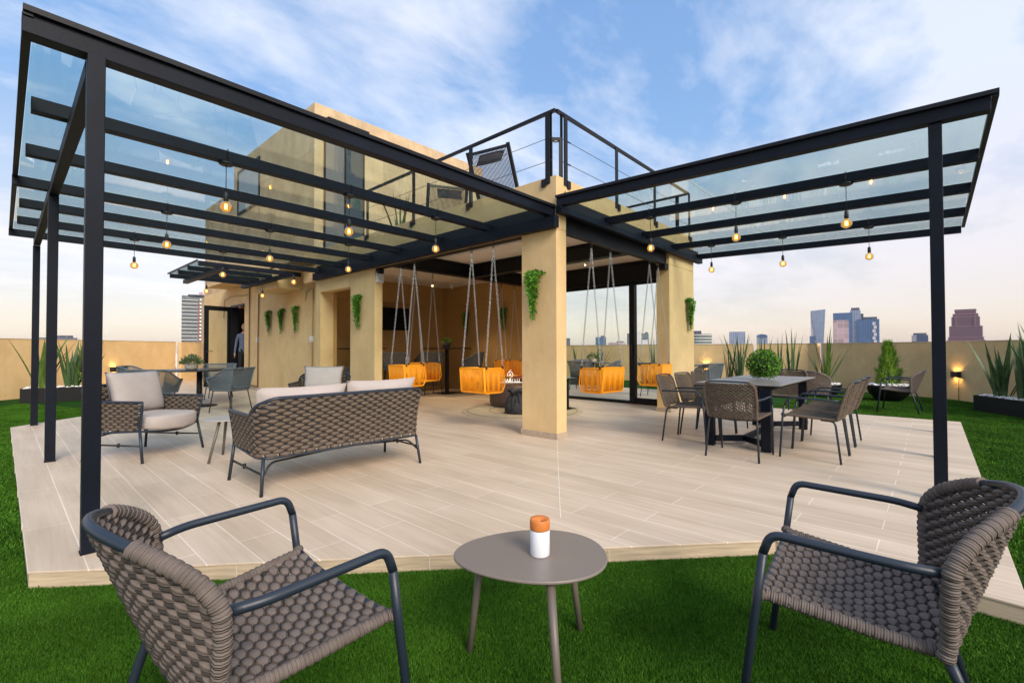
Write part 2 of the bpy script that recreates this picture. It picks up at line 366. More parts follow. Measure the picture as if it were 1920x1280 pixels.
for p_,c_ in cols[1:-1]:
    e=cr.elements.new(p_); e.color=(*c_,1)
zz=math_('ADD',z,.16); px=math_('DIVIDE',sp.outputs['X'],zz); py=math_('DIVIDE',sp.outputs['Y'],zz)
cb=N.new('ShaderNodeCombineXYZ'); L.new(px,cb.inputs[0]); L.new(py,cb.inputs[1])
mp=N.new('ShaderNodeMapping'); mp.inputs['Rotation'].default_value=(0,0,R(25)); mp.inputs['Scale'].default_value=(.62,1.05,1); mp.inputs['Location'].default_value=(3.1,1.2,0); L.new(cb.outputs[0],mp.inputs[0])
n1=N.new('ShaderNodeTexNoise'); n1.inputs['Scale'].default_value=1.15; n1.inputs['Detail'].default_value=10; n1.inputs['Roughness'].default_value=.56; n1.inputs['Distortion'].default_value=.35; L.new(mp.outputs[0],n1.inputs['Vector'])
# clouds thicker towards the camera's right (direction +x,-y)
side=math_('ADD',math_('MULTIPLY',sp.outputs['X'],.06),math_('MULTIPLY',sp.outputs['Y'],-.075))
n5=N.new('ShaderNodeTexNoise'); n5.inputs['Scale'].default_value=4.2; n5.inputs['Detail'].default_value=8; n5.inputs['Roughness'].default_value=.6; n5.inputs['Distortion'].default_value=.2; L.new(mp.outputs[0],n5.inputs['Vector'])
n6=N.new('ShaderNodeTexNoise'); n6.inputs['Scale'].default_value=.45; n6.inputs['Detail'].default_value=2; L.new(cb.outputs[0],n6.inputs['Vector'])
cl=math_('ADD',math_('ADD',math_('MULTIPLY_ADD',n5.outputs['Fac'],.55,-.275),math_('MULTIPLY_ADD',n6.outputs['Fac'],.5,-.25)),math_('ADD',n1.outputs['Fac'],side))
cm=N.new('ShaderNodeValToRGB'); cm.color_ramp.elements[0].position=.335; cm.color_ramp.elements[1].position=.58; L.new(cl,cm.inputs[0])
fade=math_('MULTIPLY',cm.outputs[0],math_('MINIMUM',math_('MULTIPLY_ADD',z,5.0,.18),.92))
cc=N.new('ShaderNodeValToRGB'); cc.color_ramp.elements[0].position=.05; cc.color_ramp.elements[0].color=(.58,.46,.42,1); cc.color_ramp.elements[1].position=.42; cc.color_ramp.elements[1].color=(.60,.62,.68,1); L.new(z,cc.inputs[0])
mx=N.new('ShaderNodeMix'); mx.data_type='RGBA'; L.new(fade,mx.inputs['Factor']); L.new(gr.outputs[0],mx.inputs['A']); L.new(cc.outputs[0],mx.inputs['B'])
L.new(mx.outputs['Result'],bg2.inputs['Color']); bg2.inputs['Strength'].default_value=1.06
L.new(bg.outputs[0],add.inputs[0]); L.new(bg2.outputs[0],add.inputs[1]); L.new(add.outputs[0],out.inputs['Surface'])
sl=bpy.data.lights.new('sun','SUN'); sl.energy=2.9; sl.angle=R(26); sl.color=(1,.88,.75); so=bpy.data.objects.new('sun',sl); COL.objects.link(so)
sd=Vector((math.cos(R(SUN_AZ))*math.cos(R(SUN_EL)),math.sin(R(SUN_AZ))*math.cos(R(SUN_EL)),math.sin(R(SUN_EL))))
so.rotation_euler=sd.to_track_quat('Z','Y').to_euler(); so.location=(0,-20,20)
# ================================================================== SETTING
DECK=[(-4.66,-.06),(-1.62,-2.84),(-1.68,-3.86),(5.35,-3.86),(5.35,-1.2),(7.75,1.6),(7.75,12),(4.5,19),(-2.9,19),(-2.9,8.25),(-4.66,6.66)]
DECK=DECK[::-1]; DECK=[DECK[-1]]+DECK[:-1]
def ccw(p):
    a=sum(p[i][0]*p[(i+1)%len(p)][1]-p[(i+1)%len(p)][0]*p[i][1] for i in range(len(p))); return p if a>0 else p[::-1]
DECK=ccw(DECK)
mb=MB(); mb.prism(DECK,-.12,-.012)
tag(mb.build('deck_edge','fascia'),kind='structure')
mb=MB(); n=len(DECK); 
# tiled top, a hair proud of the fascia
def offset(poly,dd):
    out=[]; n=len(poly)
    for i in range(n):
        a=Vector(poly[i-1]);b=Vector(poly[i]);c=Vector(poly[(i+1)%n]); e1=(b-a).normalized();e2=(c-b).normalized()
        n1=Vector((e1.y,-e1.x));n2=Vector((e2.y,-e2.x)); m=(n1+n2).normalized(); out.append(tuple(b+m*(dd/max(.3,m.dot(n1)))))
    return out
mb.prism(offset(DECK,.004),-.011,0); tag(mb.build('deck','tile',bevel=.002),kind='structure')
mb=MB(); mb.beam((-.02,-.015,.0008),(-2.19,-1.66,.0008),.006,.0016); 
tag(mb.build('deck_grout_line',mat('white_grout',(.80,.74,.65),.8)),kind='structure')
jl=MB()
for a,b,t in ((DECK,None,0),):
    pass
for (p,q,n_) in (((-4.66,-.06),(-1.62,-2.84),4),((-1.68,-3.86),(5.35,-3.86),6),((-4.66,6.66),(-4.66,-.06),6)):
    P=Vector((*p,0));Q=Vector((*q,0)); dd=(Q-P).normalized(); nn=Vector((dd.y,-dd.x,0))
    for i in range(1,n_): c=P+(Q-P)*i/n_; jl.beam(c+nn*.002+Vector((0,0,-.09)),c+nn*.002+Vector((0,0,-.013)),.004,.004,up=nn)
tag(jl.build('deck_edge_joint',mat('edge_grout',(.62,.56,.46),.8)),kind='structure')
mb=MB(); mb.prism(ccw([(-14,-12),(4,-12),(8.1,-5.7),(10.65,-4.15),(11.25,-3.5),(12.75,-.6),(12.3,2.9),(12.15,5.7),(12,11),(8,20),(3,20),(-.3,17.1),(-9,10.45),(-14,6.5)]),-.12,-.09)
tag(mb.build('lawn','turf'),kind='structure')
mb=MB(); mb.prism(ccw([(-14.3,-12.3),(4.1,-12.3),(8.4,-6),(10.9,-4.35),(13.2,-.6),(12.6,2.9),(12.5,11.2),(8.2,20.3),(3,20.3),(-.4,17.4),(-14.3,6.8)]),-44,-.125)
tag(mb.build('host_building','concrete'),'concrete tower block that carries the whole roof terrace','building')
mb=MB(); mb.prism([(-7000,-7000),(7000,-7000),(7000,7000),(-7000,7000)],-45.5,-44.05); tag(mb.build('ground','city'),kind='structure')
# blades of the artificial turf where the camera stands close to it
rng=np.random.default_rng(3)
def inpoly(x,y,poly):
    r=np.zeros(len(x),bool); n=len(poly)
    for i in range(n):
        x0,y0=poly[i];x1,y1=poly[(i+1)%n]; c=((y0>y)!=(y1>y))&(x<(x1-x0)*(y-y0)/((y1-y0) if y1!=y0 else 1e-9)+x0); r^=c
    return r
def blades(poly,dens,h,w,name):
    xs=[p[0] for p in poly];ys=[p[1] for p in poly]; A=(max(xs)-min(xs))*(max(ys)-min(ys)); n=int(A*dens)
    x=rng.uniform(min(xs),max(xs),n);y=rng.uniform(min(ys),max(ys),n); k=inpoly(x,y,poly)&~inpoly(x,y,offset(DECK,.006)); x=x[k];y=y[k];n=len(x)
    a=rng.uniform(0,2*PI,n); ln=h*rng.uniform(.55,1.15,n); ta=rng.uniform(0,2*PI,n); tl=ln*rng.uniform(.15,.8,n); ww=w*rng.uniform(.7,1.3,n)
    z0=-.0905; co=np.zeros((n,5,3))
    dx=np.cos(a)*ww/2;dy=np.sin(a)*ww/2; mx_=x+np.cos(ta)*tl*.35;my=y+np.sin(ta)*tl*.35
    co[:,0]=np.stack([x-dx,y-dy,np.full(n,z0)],1);co[:,1]=np.stack([x+dx,y+dy,np.full(n,z0)],1)
    co[:,2]=np.stack([mx_+dx*.8,my+dy*.8,z0+ln*.6],1);co[:,3]=np.stack([mx_-dx*.8,my-dy*.8,z0+ln*.6],1)
    co[:,4]=np.stack([x+np.cos(ta)*tl,y+np.sin(ta)*tl,z0+ln],1)
    me=bpy.data.meshes.new(name); me.vertices.add(n*5); me.vertices.foreach_set('co',co.ravel())
    base=(np.arange(n)*5)[:,None]; q=base+np.array([0,1,2,3]); t=base+np.array([3,2,4])
    loops=np.concatenate([q,t],1).ravel(); me.loops.add(len(loops)); me.loops.foreach_set('vertex_index',loops)
    st=(np.arange(n)*7)[:,None]+np.array([0,4]); me.polygons.add(2*n); me.polygons.foreach_set('loop_start',st.ravel())
    me.polygons.foreach_set('loop_total',np.tile([4,3],n)); me.update(calc_edges=True)
    me.materials.append(TURFB); o=bpy.data.objects.new(name,me); COL.objects.link(o); return o
TURFB,N_,L_,b_=newmat('turf_blade'); b_.inputs['Roughness'].default_value=.6; b_.inputs['Specular IOR Level'].default_value=.12
g_=N_.new('ShaderNodeNewGeometry'); r_=N_.new('ShaderNodeValToRGB'); L_.new(g_.outputs['Random Per Island'],r_.inputs[0])
r_.color_ramp.elements[0].color=(.032,.095,.006,1); r_.color_ramp.elements[1].color=(.115,.262,.022,1)
e=r_.color_ramp.elements.new(.93); e.color=(.066,.185,.013,1)
t_=N_.new('ShaderNodeTexCoord'); n_=N_.new('ShaderNodeTexNoise'); n_.inputs['Scale'].default_value=2.3; n_.inputs['Detail'].default_value=4; L_.new(t_.outputs['Object'],n_.inputs['Vector'])
rr_=N_.new('ShaderNodeValToRGB'); rr_.color_ramp.elements[0].position=.35; rr_.color_ramp.elements[1].position=.65; rr_.color_ramp.elements[0].color=(.62,.66,.60,1); rr_.color_ramp.elements[1].color=(1.15,1.15,1.15,1); L_.new(n_.outputs['Fac'],rr_.inputs[0])
mm_=N_.new('ShaderNodeMix'); mm_.data_type='RGBA'; mm_.blend_type='MULTIPLY'; mm_.inputs['Factor'].default_value=1; L_.new(r_.outputs[0],mm_.inputs['A']); L_.new(rr_.outputs[0],mm_.inputs['B']); L_.new(mm_.outputs['Result'],b_.inputs['Base Color'])
tag(blades([(-4.9,-3.0),(-4.3,-4.2),(-1.1,-4.2),(-1.3,-2.6),(-4.7,.5),(-5.1,.2)],95000,.0155,.0021,'grass'),'short artificial turf blades covering the foreground lawn','grass',kind='stuff')
tag(blades([(-5.6,-.3),(-4.6,-.3),(-4.6,6.3),(-3,8.2),(-4.4,12),(-7.5,9)],9500,.020,.0065,'grass'),'short artificial turf strip along the left edge of the tiled deck','grass',kind='stuff')
tag(blades([(-1.0,-3.8),(5.3,-3.8),(5.3,-1),(12,-1),(10.6,-4),(8,-5.6),(-.8,-5.2)],9500,.020,.0065,'grass'),'short artificial turf between the tiled deck and the right parapet','grass',kind='stuff')
# ------------------------------------------------------------------ parapet walls
def wallrun(pts,z0,z1,th,label,group='ochre parapet walls round the roof terrace'):
    t=thing('parapet_wall',label,'wall',(0,0,0),0,group)
    mb=MB(); P=[Vector((*p,0)) for p in pts]; off=[]
    for i,p in enumerate(P):
        a=P[max(i-1,0)];b=P[min(i+1,len(P)-1)]; dd=(b-a).normalized(); off.append(p+Vector((-dd.y,dd.x,0))*th)
    n=len(P)
    poly=[(p.x,p.y) for p in P]+[(p.x,p.y) for p in off[::-1]]
    mb.prism(ccw(poly),z0,z1); mb.build('wall','wall',t)
    cp=MB(); poly2=[(p.x-(o-p).normalized().x*.012,p.y-(o-p).normalized().y*.012) for p,o in zip(P,off)]+[(o.x+(o-p).normalized().x*.012,o.y+(o-p).normalized().y*.012) for p,o in list(zip(P,off))[::-1]]
    cp.prism(ccw(poly2),z1,z1+.012); cp.build('coping',mat('pale_coping',(.66,.56,.40),.7),t); return t
wallrun([(-9.3,10.13),(-.50,16.85)],-.12,1.44,.16,'long ochre parapet behind the left planter and grey rope chairs')
wallrun([(-.29,17.01),(1.9,18.68)],-.12,1.44,.16,'short ochre parapet section seen through the open glass door')
wallrun([(12.40,.97),(12.15,2.9),(11.95,5.7),(11.8,11.3)][::-1],-.12,1.31,.16,'ochre parapet seen through the sliding glass and right of its pillar')
wallrun([(12.46,-.87),(12.58,-.6),(12.42,.86)][::-1],-.12,1.31,.16,'ochre parapet section between the two narrow slits')
wallrun([(12.38,-1.0),(11.1,-3.45),(10.5,-4.0),(8,-5.5),(4,-7.9)],-.12,1.31,.16,'ochre parapet behind the cypress bowl and the right black planter')
def vrail(x,y,ang,z1,label):
    t=thing('slit_railing',label,'railing',(x,y,0),ang,'thin bars in the parapet slits'); 
    for k in range(3):
        m_=MB(); m_.box((-.008,-.05+.05*k-.006,-.1),(.008,-.05+.05*k+.006,z1)); m_.build('bar','plastic',t)
# ------------------------------------------------------------------ building
B=thing('terrace_pavilion','ochre stucco pavilion with open corner room and roof terrace, beside glass canopies','building',(0,0,0))
def part(name,m,boxes,parent=None,bevel=0):
    mb=MB()
    for a,b in boxes: mb.box(a,b)
    return mb.build(name,m,parent or B,bevel=bevel)
part('pillar','wall',[((0,0,0),(.215,.59,2.70))],bevel=.006)
part('pillar','wall',[((3.44,0,0),(4.60,.255,2.70))],bevel=.006)
part('pillar','wall',[((0,4.30,0),(.17,5.215,2.70))],bevel=.006)
sk='skirting'
part(sk,'skirt',[((-.014,-.014,0),(.229,.604,.075))],bevel=.003)
part(sk,'skirt',[((3.426,-.014,0),(4.61,.269,.075))],bevel=.003)
part(sk,'skirt',[((-.014,4.286,0),(.184,5.229,.075))])
part(sk,'skirt',[((.184,6.77,0),(.198,11.95,.075)),((-.014,6.53,0),(0,6.784,.075)),((-.014,6.77,0),(.198,6.784,.075))])
# wall with doorway and planter wall, upper parapet
part('wall','wall',[((0,5.217,2.43),(.2,6.53,2.70)),((0,6.53,0),(.3,6.77,2.70)),((.2,6.772,0),(.4,11.95,3.12)),((.2,11.95,2.56),(.4,13.16,3.12)),((.2,13.16,0),(.4,16.15,3.12))])
part('parapet','wall',[((0,.15,2.702),(.15,7.4,3.39)),((0,0,2.986),(4.60,.15,3.39)),((0,0,2.702),(.215,.1495,2.9855)),((3.44,0,2.702),(4.60,.255,2.9855)),((4.45,.152,2.9),(4.60,7.4,3.39))],bevel=.004)
part('roof_slab','ceil',[((.152,.152,2.985),(4.448,7.40,3.10)),((.42,7.40,2.985),(6.4,7.958,3.10))])
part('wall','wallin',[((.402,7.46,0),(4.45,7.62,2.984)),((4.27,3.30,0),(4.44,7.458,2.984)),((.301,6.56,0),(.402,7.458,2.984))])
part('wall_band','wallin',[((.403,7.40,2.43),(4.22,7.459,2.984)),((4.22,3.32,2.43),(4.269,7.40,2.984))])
# tower block
part('lintel_ledge','steelblack',[((.78,7.80,7.02),(1.95,7.957,7.10))])
dw=part('terrace_door','tint',[((.79,7.945,3.2),(1.30,7.957,7.0))]); part('door_frame','steelblack',[((.74,7.935,3.2),(.79,7.96,7.02)),((1.84,7.935,3.2),(1.89,7.96,7.02)),((1.30,7.93,3.2),(1.34,7.96,7.0))],dw); part('pane','winglass',[((1.34,7.948,3.2),(1.84,7.957,7.0))],dw)
w_=part('window',mat('pale_window',(.30,.33,.35),.25,spec=.5),[((.488,11.7,5.7),(.499,13.5,7.0))]); part('window_frame','steelblack',[((.47,11.62,5.62),(.498,11.7,7.08)),((.47,13.5,5.62),(.498,13.58,7.08)),((.47,11.7,5.62),(.498,13.5,5.7)),((.47,11.7,7.0),(.498,13.5,7.08))],w_)
part('duct_box','wall',[((-.40,7.9,2.62),(.199,9.25,3.10))],bevel=.006)
part('eave','wall',[((-.42,6.80,3.121),(.5,13.6,3.22))])
# black steel frame of the room
I=[((.02,.60,2.69),(.14,4.29,2.86)),((.216,.02,2.69),(3.43,.13,2.983)),((.15,3.80,2.70),(4.26,3.98,2.983)),((2.02,.16,2.70),(2.20,3.79,2.983)),((4.10,.26,2.56),(4.30,3.29,2.983))]
for a,b in I:
    mb=MB(); x0,y0,z0=a;x1,y1,z1=b; mb.box((x0,y0,z0),(x1,y1,z0+.018)); 
    if x1-x0>y1-y0: c=(y0+y1)/2; mb.box((x0,c-.02,z0+.018),(x1,c+.02,z1))
    else: c=(x0+x1)/2; mb.box((c-.02,y0,z0+.018),(c+.02,y1,z1))
    mb.box((x0+.02,y0+.02,z1-.018),(x1-.02,y1-.02,z1-.0005)); 
    mb.build('steel_beam','steelblack',B)
part('steel_beam','steelblack',[((3.30,.0205,2.60),(3.438,.20,2.689)),((.02,4.22,2.60),(.15,4.298,2.689))])
# sliding glass front
G=thing('sliding_glass_door','black framed sliding glass wall between the room and the right terrace','glass door')
gy0,gy1=.27,3.29
for a,b,nm in (((4.17,gy0,0.004),(4.25,gy1,.06),'sill'),((4.17,gy0,2.50),(4.25,gy1,2.558),'head_rail'),((4.14,1.07,.06),(4.26,1.19,2.50),'mullion'),((4.17,gy0,.06),(4.25,gy0+.03,2.50),'stile'),((4.17,3.2,.06),(4.25,gy1,2.50),'stile'),((4.168,gy0+.03,.061),(4.22,1.07,.13),'bottom_rail')):
    mb=MB(); mb.box(a,b); mb.build(nm,'steelblack',G)
for y0,y1,x in ((gy0+.03,1.07,4.195),(1.19,3.2,4.22)):
    mb=MB(); mb.box((x,y0,.062),(x+.008,y1,2.499)); mb.build('glass_pane','clear',G)
mb=MB(); mb.box((4.11,1.10,1.0),(4.139,1.13,1.25)); mb.build('handle','alublack',G)
# hinged door at the back left, and the lobby behind it
D=thing('glass_door','black framed glass door standing open at the far left end of the pavilion','door',(.20,13.14,.02),R(10.6))
def dbox(nm,m,a,b): mb=MB(); mb.box(a,b); return mb.build(nm,m,D)
# leaf swings out along -x from the far jamb
for a,b in (((-.80,-.02,0),(-.68,.03,2.50)),((-.12,-.02,0),(0,.03,2.50)),((-.68,-.02,2.36),(-.12,.03,2.50)),((-.68,-.02,0),(-.12,.03,.14))): dbox('door_frame','steelblack',a,b)
dbox('glass_pane','clear',(-.68,0,.14),(-.12,.008,2.36)); h=dbox('door_handle','alu',(-.78,-.09,1.08),(-.60,-.065,1.10)); dbox('door_handle','alu',(-.76,-.066,1.04),(-.73,-.021,1.12))
part('door_jamb','steelblack',[((.17,13.10,0),(.42,13.16,2.559)),((.17,11.951,2.49),(.42,13.10,2.559))])
# tower over an open lobby
part('tower','tower',[((.5,7.96,3.1205),(6.4,14,7.42)),((.52,14.0,3.1205),(6.4,17.35,6.6))],bevel=.01)
part('wall','tower',[((.402,7.962,0),(6.38,11.3,3.12)),((.402,14.7,0),(6.38,17.3,3.12))])
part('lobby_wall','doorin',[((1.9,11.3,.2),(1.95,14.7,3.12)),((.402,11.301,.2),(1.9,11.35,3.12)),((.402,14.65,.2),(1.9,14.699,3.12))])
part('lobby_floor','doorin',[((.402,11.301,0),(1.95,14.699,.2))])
part('lobby_wall','brick',[((.60,11.95,.201),(.75,12.30,3.119))])
part('lobby_wall',mat('lobby_cream',(.42,.33,.24),.8),[((1.30,12.75,.201),(1.40,13.05,3.119))])
# ------------------------------------------------------------------ pergolas
def pergola(name,label,rafters,x_a,x_b,axis,posts,postline,edge,trimx,ledger):
    t=thing(name,label,'pergola')
    def bx(nm,m,a,b,bev=.004):
        mb=MB()
        if axis=='y': a=(a[1],-a[0],a[2]) ; b=(b[1],-b[0],b[2])
        mb.box(a,b); return mb.build(nm,m,t,bevel=bev)
    # local frame: rafters run along u (negative away from the facade), stacked along v
    for i,v in enumerate(rafters):
        w=.045 if i else .05
        bx('rafter','steel',(x_a-(.07 if i in edge else 0),v-w,2.855 if i==0 else 2.862),(x_b,v+w,2.962))
    vs=[r for r in rafters]
    for a,b in zip(vs,vs[1:]):
        u0,u1=trimx+.03,x_b+.01
        cuts=[u0]+([u0+(u1-u0)*.62] if axis=='y' else [])+[u1]
        for p,q in zip(cuts,cuts[1:]):
            bx('glass_pane','glass',(p+.003,a+(.003 if a!=vs[0] else -.03),2.967),(q-.003,b-.003,2.977),0)
    if axis=='y':
        s=trimx+.03+(x_b+.01-trimx-.03)*.62; bx('glass_joint','plastic',(s-.0028,vs[0]+.051,2.966),(s+.0028,vs[-1],2.980),0)
    bx('edge_trim','steelblack',(trimx-.012,vs[0]-.06,2.945),(trimx+.028,vs[-1]+.05,2.985),0)
    bx('flashing','steelblack',(trimx-.012,vs[0]-.075,2.963),(x_b,vs[0]-.035,2.995),0)
    bx('ledger','steel',(-.10,ledger[0],2.70),(-.002,ledger[1],2.853))
    bx('ledger_angle','steelblack',(-.012,ledger[0]+.06,2.8535),(-.002,ledger[1],3.02))
    bx('post_beam','steel',(postline-.038,vs[0]+.052,2.76),(postline+.038,vs[-1]+.045,2.858))
    for (a,b) in posts: 
        o=bx('post','steel',a,b)
        c=bx('post_foot','steelblack',(a[0]-.004,a[1]-.004,0.0),(b[0]+.004,b[1]+.004,.005),0); c.parent=o
    return t
pergola('pergola','dark steel pergola with glass roof on three posts, over the lounge set at left',[.07,1.22,2.33,3.48,4.50,5.58,6.60],-4.645,-.015,'x',
    [((-4.456,-.01,0),(-4.376,.07,2.854)),((-4.458,3.19,0),(-4.378,3.27,2.758)),((-4.458,6.63,0),(-4.378,6.71,2.758))],-4.417,(0,3,6),-4.70,(-.045,6.72))
# second pergola: built in a frame turned a quarter turn (u -> y, v -> x)
t=thing('pergola','dark steel pergola with glass roof over the dining table at right','pergola')
def bx2(nm,m,a,b,bev=.004): mb=MB(); mb.box(a,b); return mb.build(nm,m,t,bevel=bev)
rx=[.03,1.20,2.36,3.56,4.78]
SL=.115/3.875
def rz_(y): return 2.862+(3.89+y)*SL
def sl(nm,m,x0,x1,y0,y1,d0,d1,bev=.004):
    mb=MB(); vs=[(x,y,rz_(y)+d) for y in (y0,y1) for (x,d) in ((x0,d0),(x1,d0),(x1,d1),(x0,d1))]
    mb.add(vs,[(0,1,2,3),(7,6,5,4),(0,4,5,1),(1,5,6,2),(2,6,7,3),(3,7,4,0)]); return mb.build(nm,m,t,bevel=bev)
for i,v in enumerate(rx): sl('rafter','steel',v-.045,v+.045,-3.89,-.015,0,.10)
ej=-1.55
for a,b in zip(rx,rx[1:]):
    for p,q in ((-3.90,ej),(ej,-.005)): sl('glass_pane','glass',a+(.003 if a>.1 else -.03),b-.003,p+.003,q-.003,.105,.115,0)
sl('glass_joint','plastic',.08,4.78,ej-.0028,ej+.0028,.104,.118,0)
sl('edge_trim','steelblack',-.03,4.83,-3.93,-3.895,.083,.123,0)
sl('flashing','steelblack',-.045,-.005,-3.93,-.015,.101,.133,0)
bx2('ledger','steel',(-.015,-.10,2.885),(4.83,-.002,2.974)); bx2('ledger_angle','steelblack',(.08,-.012,2.9745),(4.83,-.002,3.13))
bx2('post_beam','steel',(.08,-3.625,2.768),(4.82,-3.555,2.864))
for a,b in (((-.0,-3.63,0),(.08,-3.55,2.866)),((1.865,-3.63,0),(1.945,-3.55,2.766)),((3.89,-3.63,0),(3.97,-3.55,2.766))):
    o=bx2('post','steel',a,b); bx2('post_foot','steelblack',(a[0]-.004,a[1]-.004,0.001),(b[0]+.004,b[1]+.004,.005),0).parent=o
# small canopy
t=thing('door_canopy','small glass and steel canopy beyond the end of the left pergola','canopy')
def bx3(nm,m,a,b): mb=MB(); mb.box(a,b); return mb.build(nm,m,t)
for y in (7.45,8.25,9.05,9.8): bx3('rafter','steel',(-2.1,y-.04,2.86),(-.05,y+.04,2.955))
for a,b in ((7.45,8.25),(8.25,9.05),(9.05,9.8)): bx3('glass_pane','glass',(-2.12,a+.004,2.960),(-.05,b-.004,2.970))
bx3('edge_trim','steelblack',(-2.14,7.40,2.94),(-2.12,9.86,2.975)); bx3('cross_beam','steel',(-1.80,6.95,2.77),(-1.70,10.0,2.858)); bx3('cross_beam','steel',(-.52,6.95,2.77),(-.42,10.0,2.858))
# conduits, boxes on the planter wall
def pipe(label,pts,r,m='conduit',cat='pipe',grp='painted conduits on the planter wall'):
    mb=MB(); mb.tube(fillet(pts,.06),r,8); return tag(mb.build('conduit',m),label,cat,grp)
pipe('ochre conduit running down beside the doorway corner to the floor',[(-.03,6.80,2.66),(.17,6.88,2.64),(.18,7.30,2.62),(.18,7.34,.05)],.014)
pipe('ochre conduit crossing below the duct box to the corner',[(.18,7.70,2.35),(.18,7.66,2.56),(.18,7.2,2.64),(.02,6.80,2.68),(-.02,4.4,2.692)],.012)
pipe('brown conduit down to the small white switch nearer the glass door',[(.17,10.7,2.75),(.17,10.75,1.5),(.17,10.75,.08)],.018,'conduitd')
pipe('thin ochre pipe dropping from the eave near the open door',[(.17,11.45,3.1),(.17,11.45,.12),(.17,10.85,.10)],.018,'conduitd')
pipe('ochre conduit arching over the open glass door',[(.17,11.4,2.78),(.17,13.1,2.86),(.17,13.75,2.80),(.17,13.8,2.2)],.014)
mb=MB(); mb.tube([(.17,11.9,2.42),(.0,11.75,2.42)],.02,8); mb.sphere((.0,11.74,2.42),.035); tag(mb.build('valve','copper'),'small red valve on the pipe above the open glass door','valve')
for y,z0,lb in ((7.36,1.40,'white double switch on the conduit beside the doorway corner'),(10.80,1.44,'white switch box on the brown conduit near the open door')):
    t=thing('switch_box',lb,'switch',(.185,y,z0),0,'outdoor switches on the planter wall')
    a=MB(); a.box((-.03,-.06,-.07),(.014,.06,.07)); a.build('cover','plastic',t,bevel=.006)
    a=MB(); a.box((-.034,-.03,-.04),(-.031,.03,.04)); a.build('rocker','wht',t)
t=thing('outdoor_speaker','square white plate fixed high on the end of the fern pillar','speaker',(.09,4.285,2.53))
a=MB(); a.box((-.075,-.03,-.1),(.085,0,.1)); a.build('housing','plastic',t,bevel=.01); a=MB(); a.lathe([(.001,0),(.055,0),(.06,-.004)],20); o=a.build('grille','alu',t); o.rotation_euler=(R(90),0,0); o.location=(0,-.0305,0); o.scale=(.01,.01,.01) if False else (1,1,1); bpy.data.objects.remove(o)
# television
t=thing('television','black television on a tilting bracket on the far inner wall','television',(2.25,7.15,1.97),R(-6))
a=MB(); a.box((-.50,-.03,-.30),(.50,.03,.30)); a.build('screen','tv',t,bevel=.006); a=MB(); a.box((-.1,.031,-.08),(.1,.28,.08)); a.build('bracket','alublack',t)
# ------------------------------------------------------------------ roof railing
t=thing('roof_railing','black steel railing with cables round the roof terrace above the pavilion','railing')
def rb(nm,pts,w=.04,h=.04,m='steelblack'):
    mb=MB(); 
    for p,q in zip(pts,pts[1:]): mb.beam(p,q,w,h)
    return mb.build(nm,m,t)
rb('handrail',[(.03,4.62,4.25),(.03,.03,4.25)]); rb('handrail',[(.05,.0301,4.249),(4.43,.03,4.249)]); rb('handrail',[(4.43,.05,4.248),(4.43,4.6,4.248)])
def rpost(x,y,along):
    mb=MB(); 
    if along=='y': mb.box((x-.008,y-.035,3.30),(x+.008,y+.035,4.23))
    else: mb.box((x-.035,y-.008,3.30),(x+.035,y+.008,4.23))
    o=mb.build('post','steelblack',t); k=MB()
    if along=='y': k.box((x-.013,y+.03,3.27),(x-.003,y+.10,3.37)); 
    else: k.box((x+.03,y-.013,3.27),(x+.10,y-.003,3.37))
    k.build('bracket','steelblack',o)
for y in (.13,1.60,3.05,4.55): rpost(-.009,y,'y')
mb=MB(); mb.box((.02,.09,3.391),(.036,.13,4.23)); mb.build('post','steelblack',t)
for x in (.20,1.53,2.84,4.38): rpost(x,-.009,'x')
mb=MB(); mb.box((.155,.02,3.391),(.175,.05,4.23)); mb.build('post','steelblack',t)
for x,y in ((4.43,.25),(4.43,1.6),(4.43,3.0)): mb=MB(); mb.box((x-.02,y-.035,3.391),(x-.004,y+.035,4.23)); mb.build('post','steelblack',t)
for z in (3.60,3.90):
    mb=MB(); mb.tube([(.0,.06,z),(.0,4.6,z)],.004,5); mb.build('cable','alu',t)
    mb=MB(); mb.tube([(.14,0,z),(4.4,0,z)],.004,5); mb.tube([(.22,0,z),(.32,0,z)],.010,6); mb.build('cable','alu',t)
t=thing('bollard_lamp','black inverted-U lamp standing in the corner of the roof railing','lamp',(.10,.08,3.39),R(-45))
a=MB(); 
a.box((-.075,-.03,0),(-.045,.03,.49)); a.box((.045,-.03,0),(.075,.03,.49)); a.build('leg','steelblack',t)
a=MB(); a.box((-.075,-.03,.491),(.075,.03,.53)); a.build('lamp_head','steelblack',t); a=MB(); a.sphere((0,0,.49),.035,12,8,(1,.8,.5)); a.build('diffuser','plastic',t)
mb=MB(); mb.tube(fillet([(.18,-.012,3.22),(.19,-.02,3.12),(.17,-.02,3.0)],.03),.006,6); mb.tube(fillet([(-.01,.04,3.0),(-.012,.10,2.93),(-.012,.20,2.90)],.03),.006,6); tag(mb.build('loose_cable','alublack'),'thin black loose cable hanging over the pavilion corner','cable')

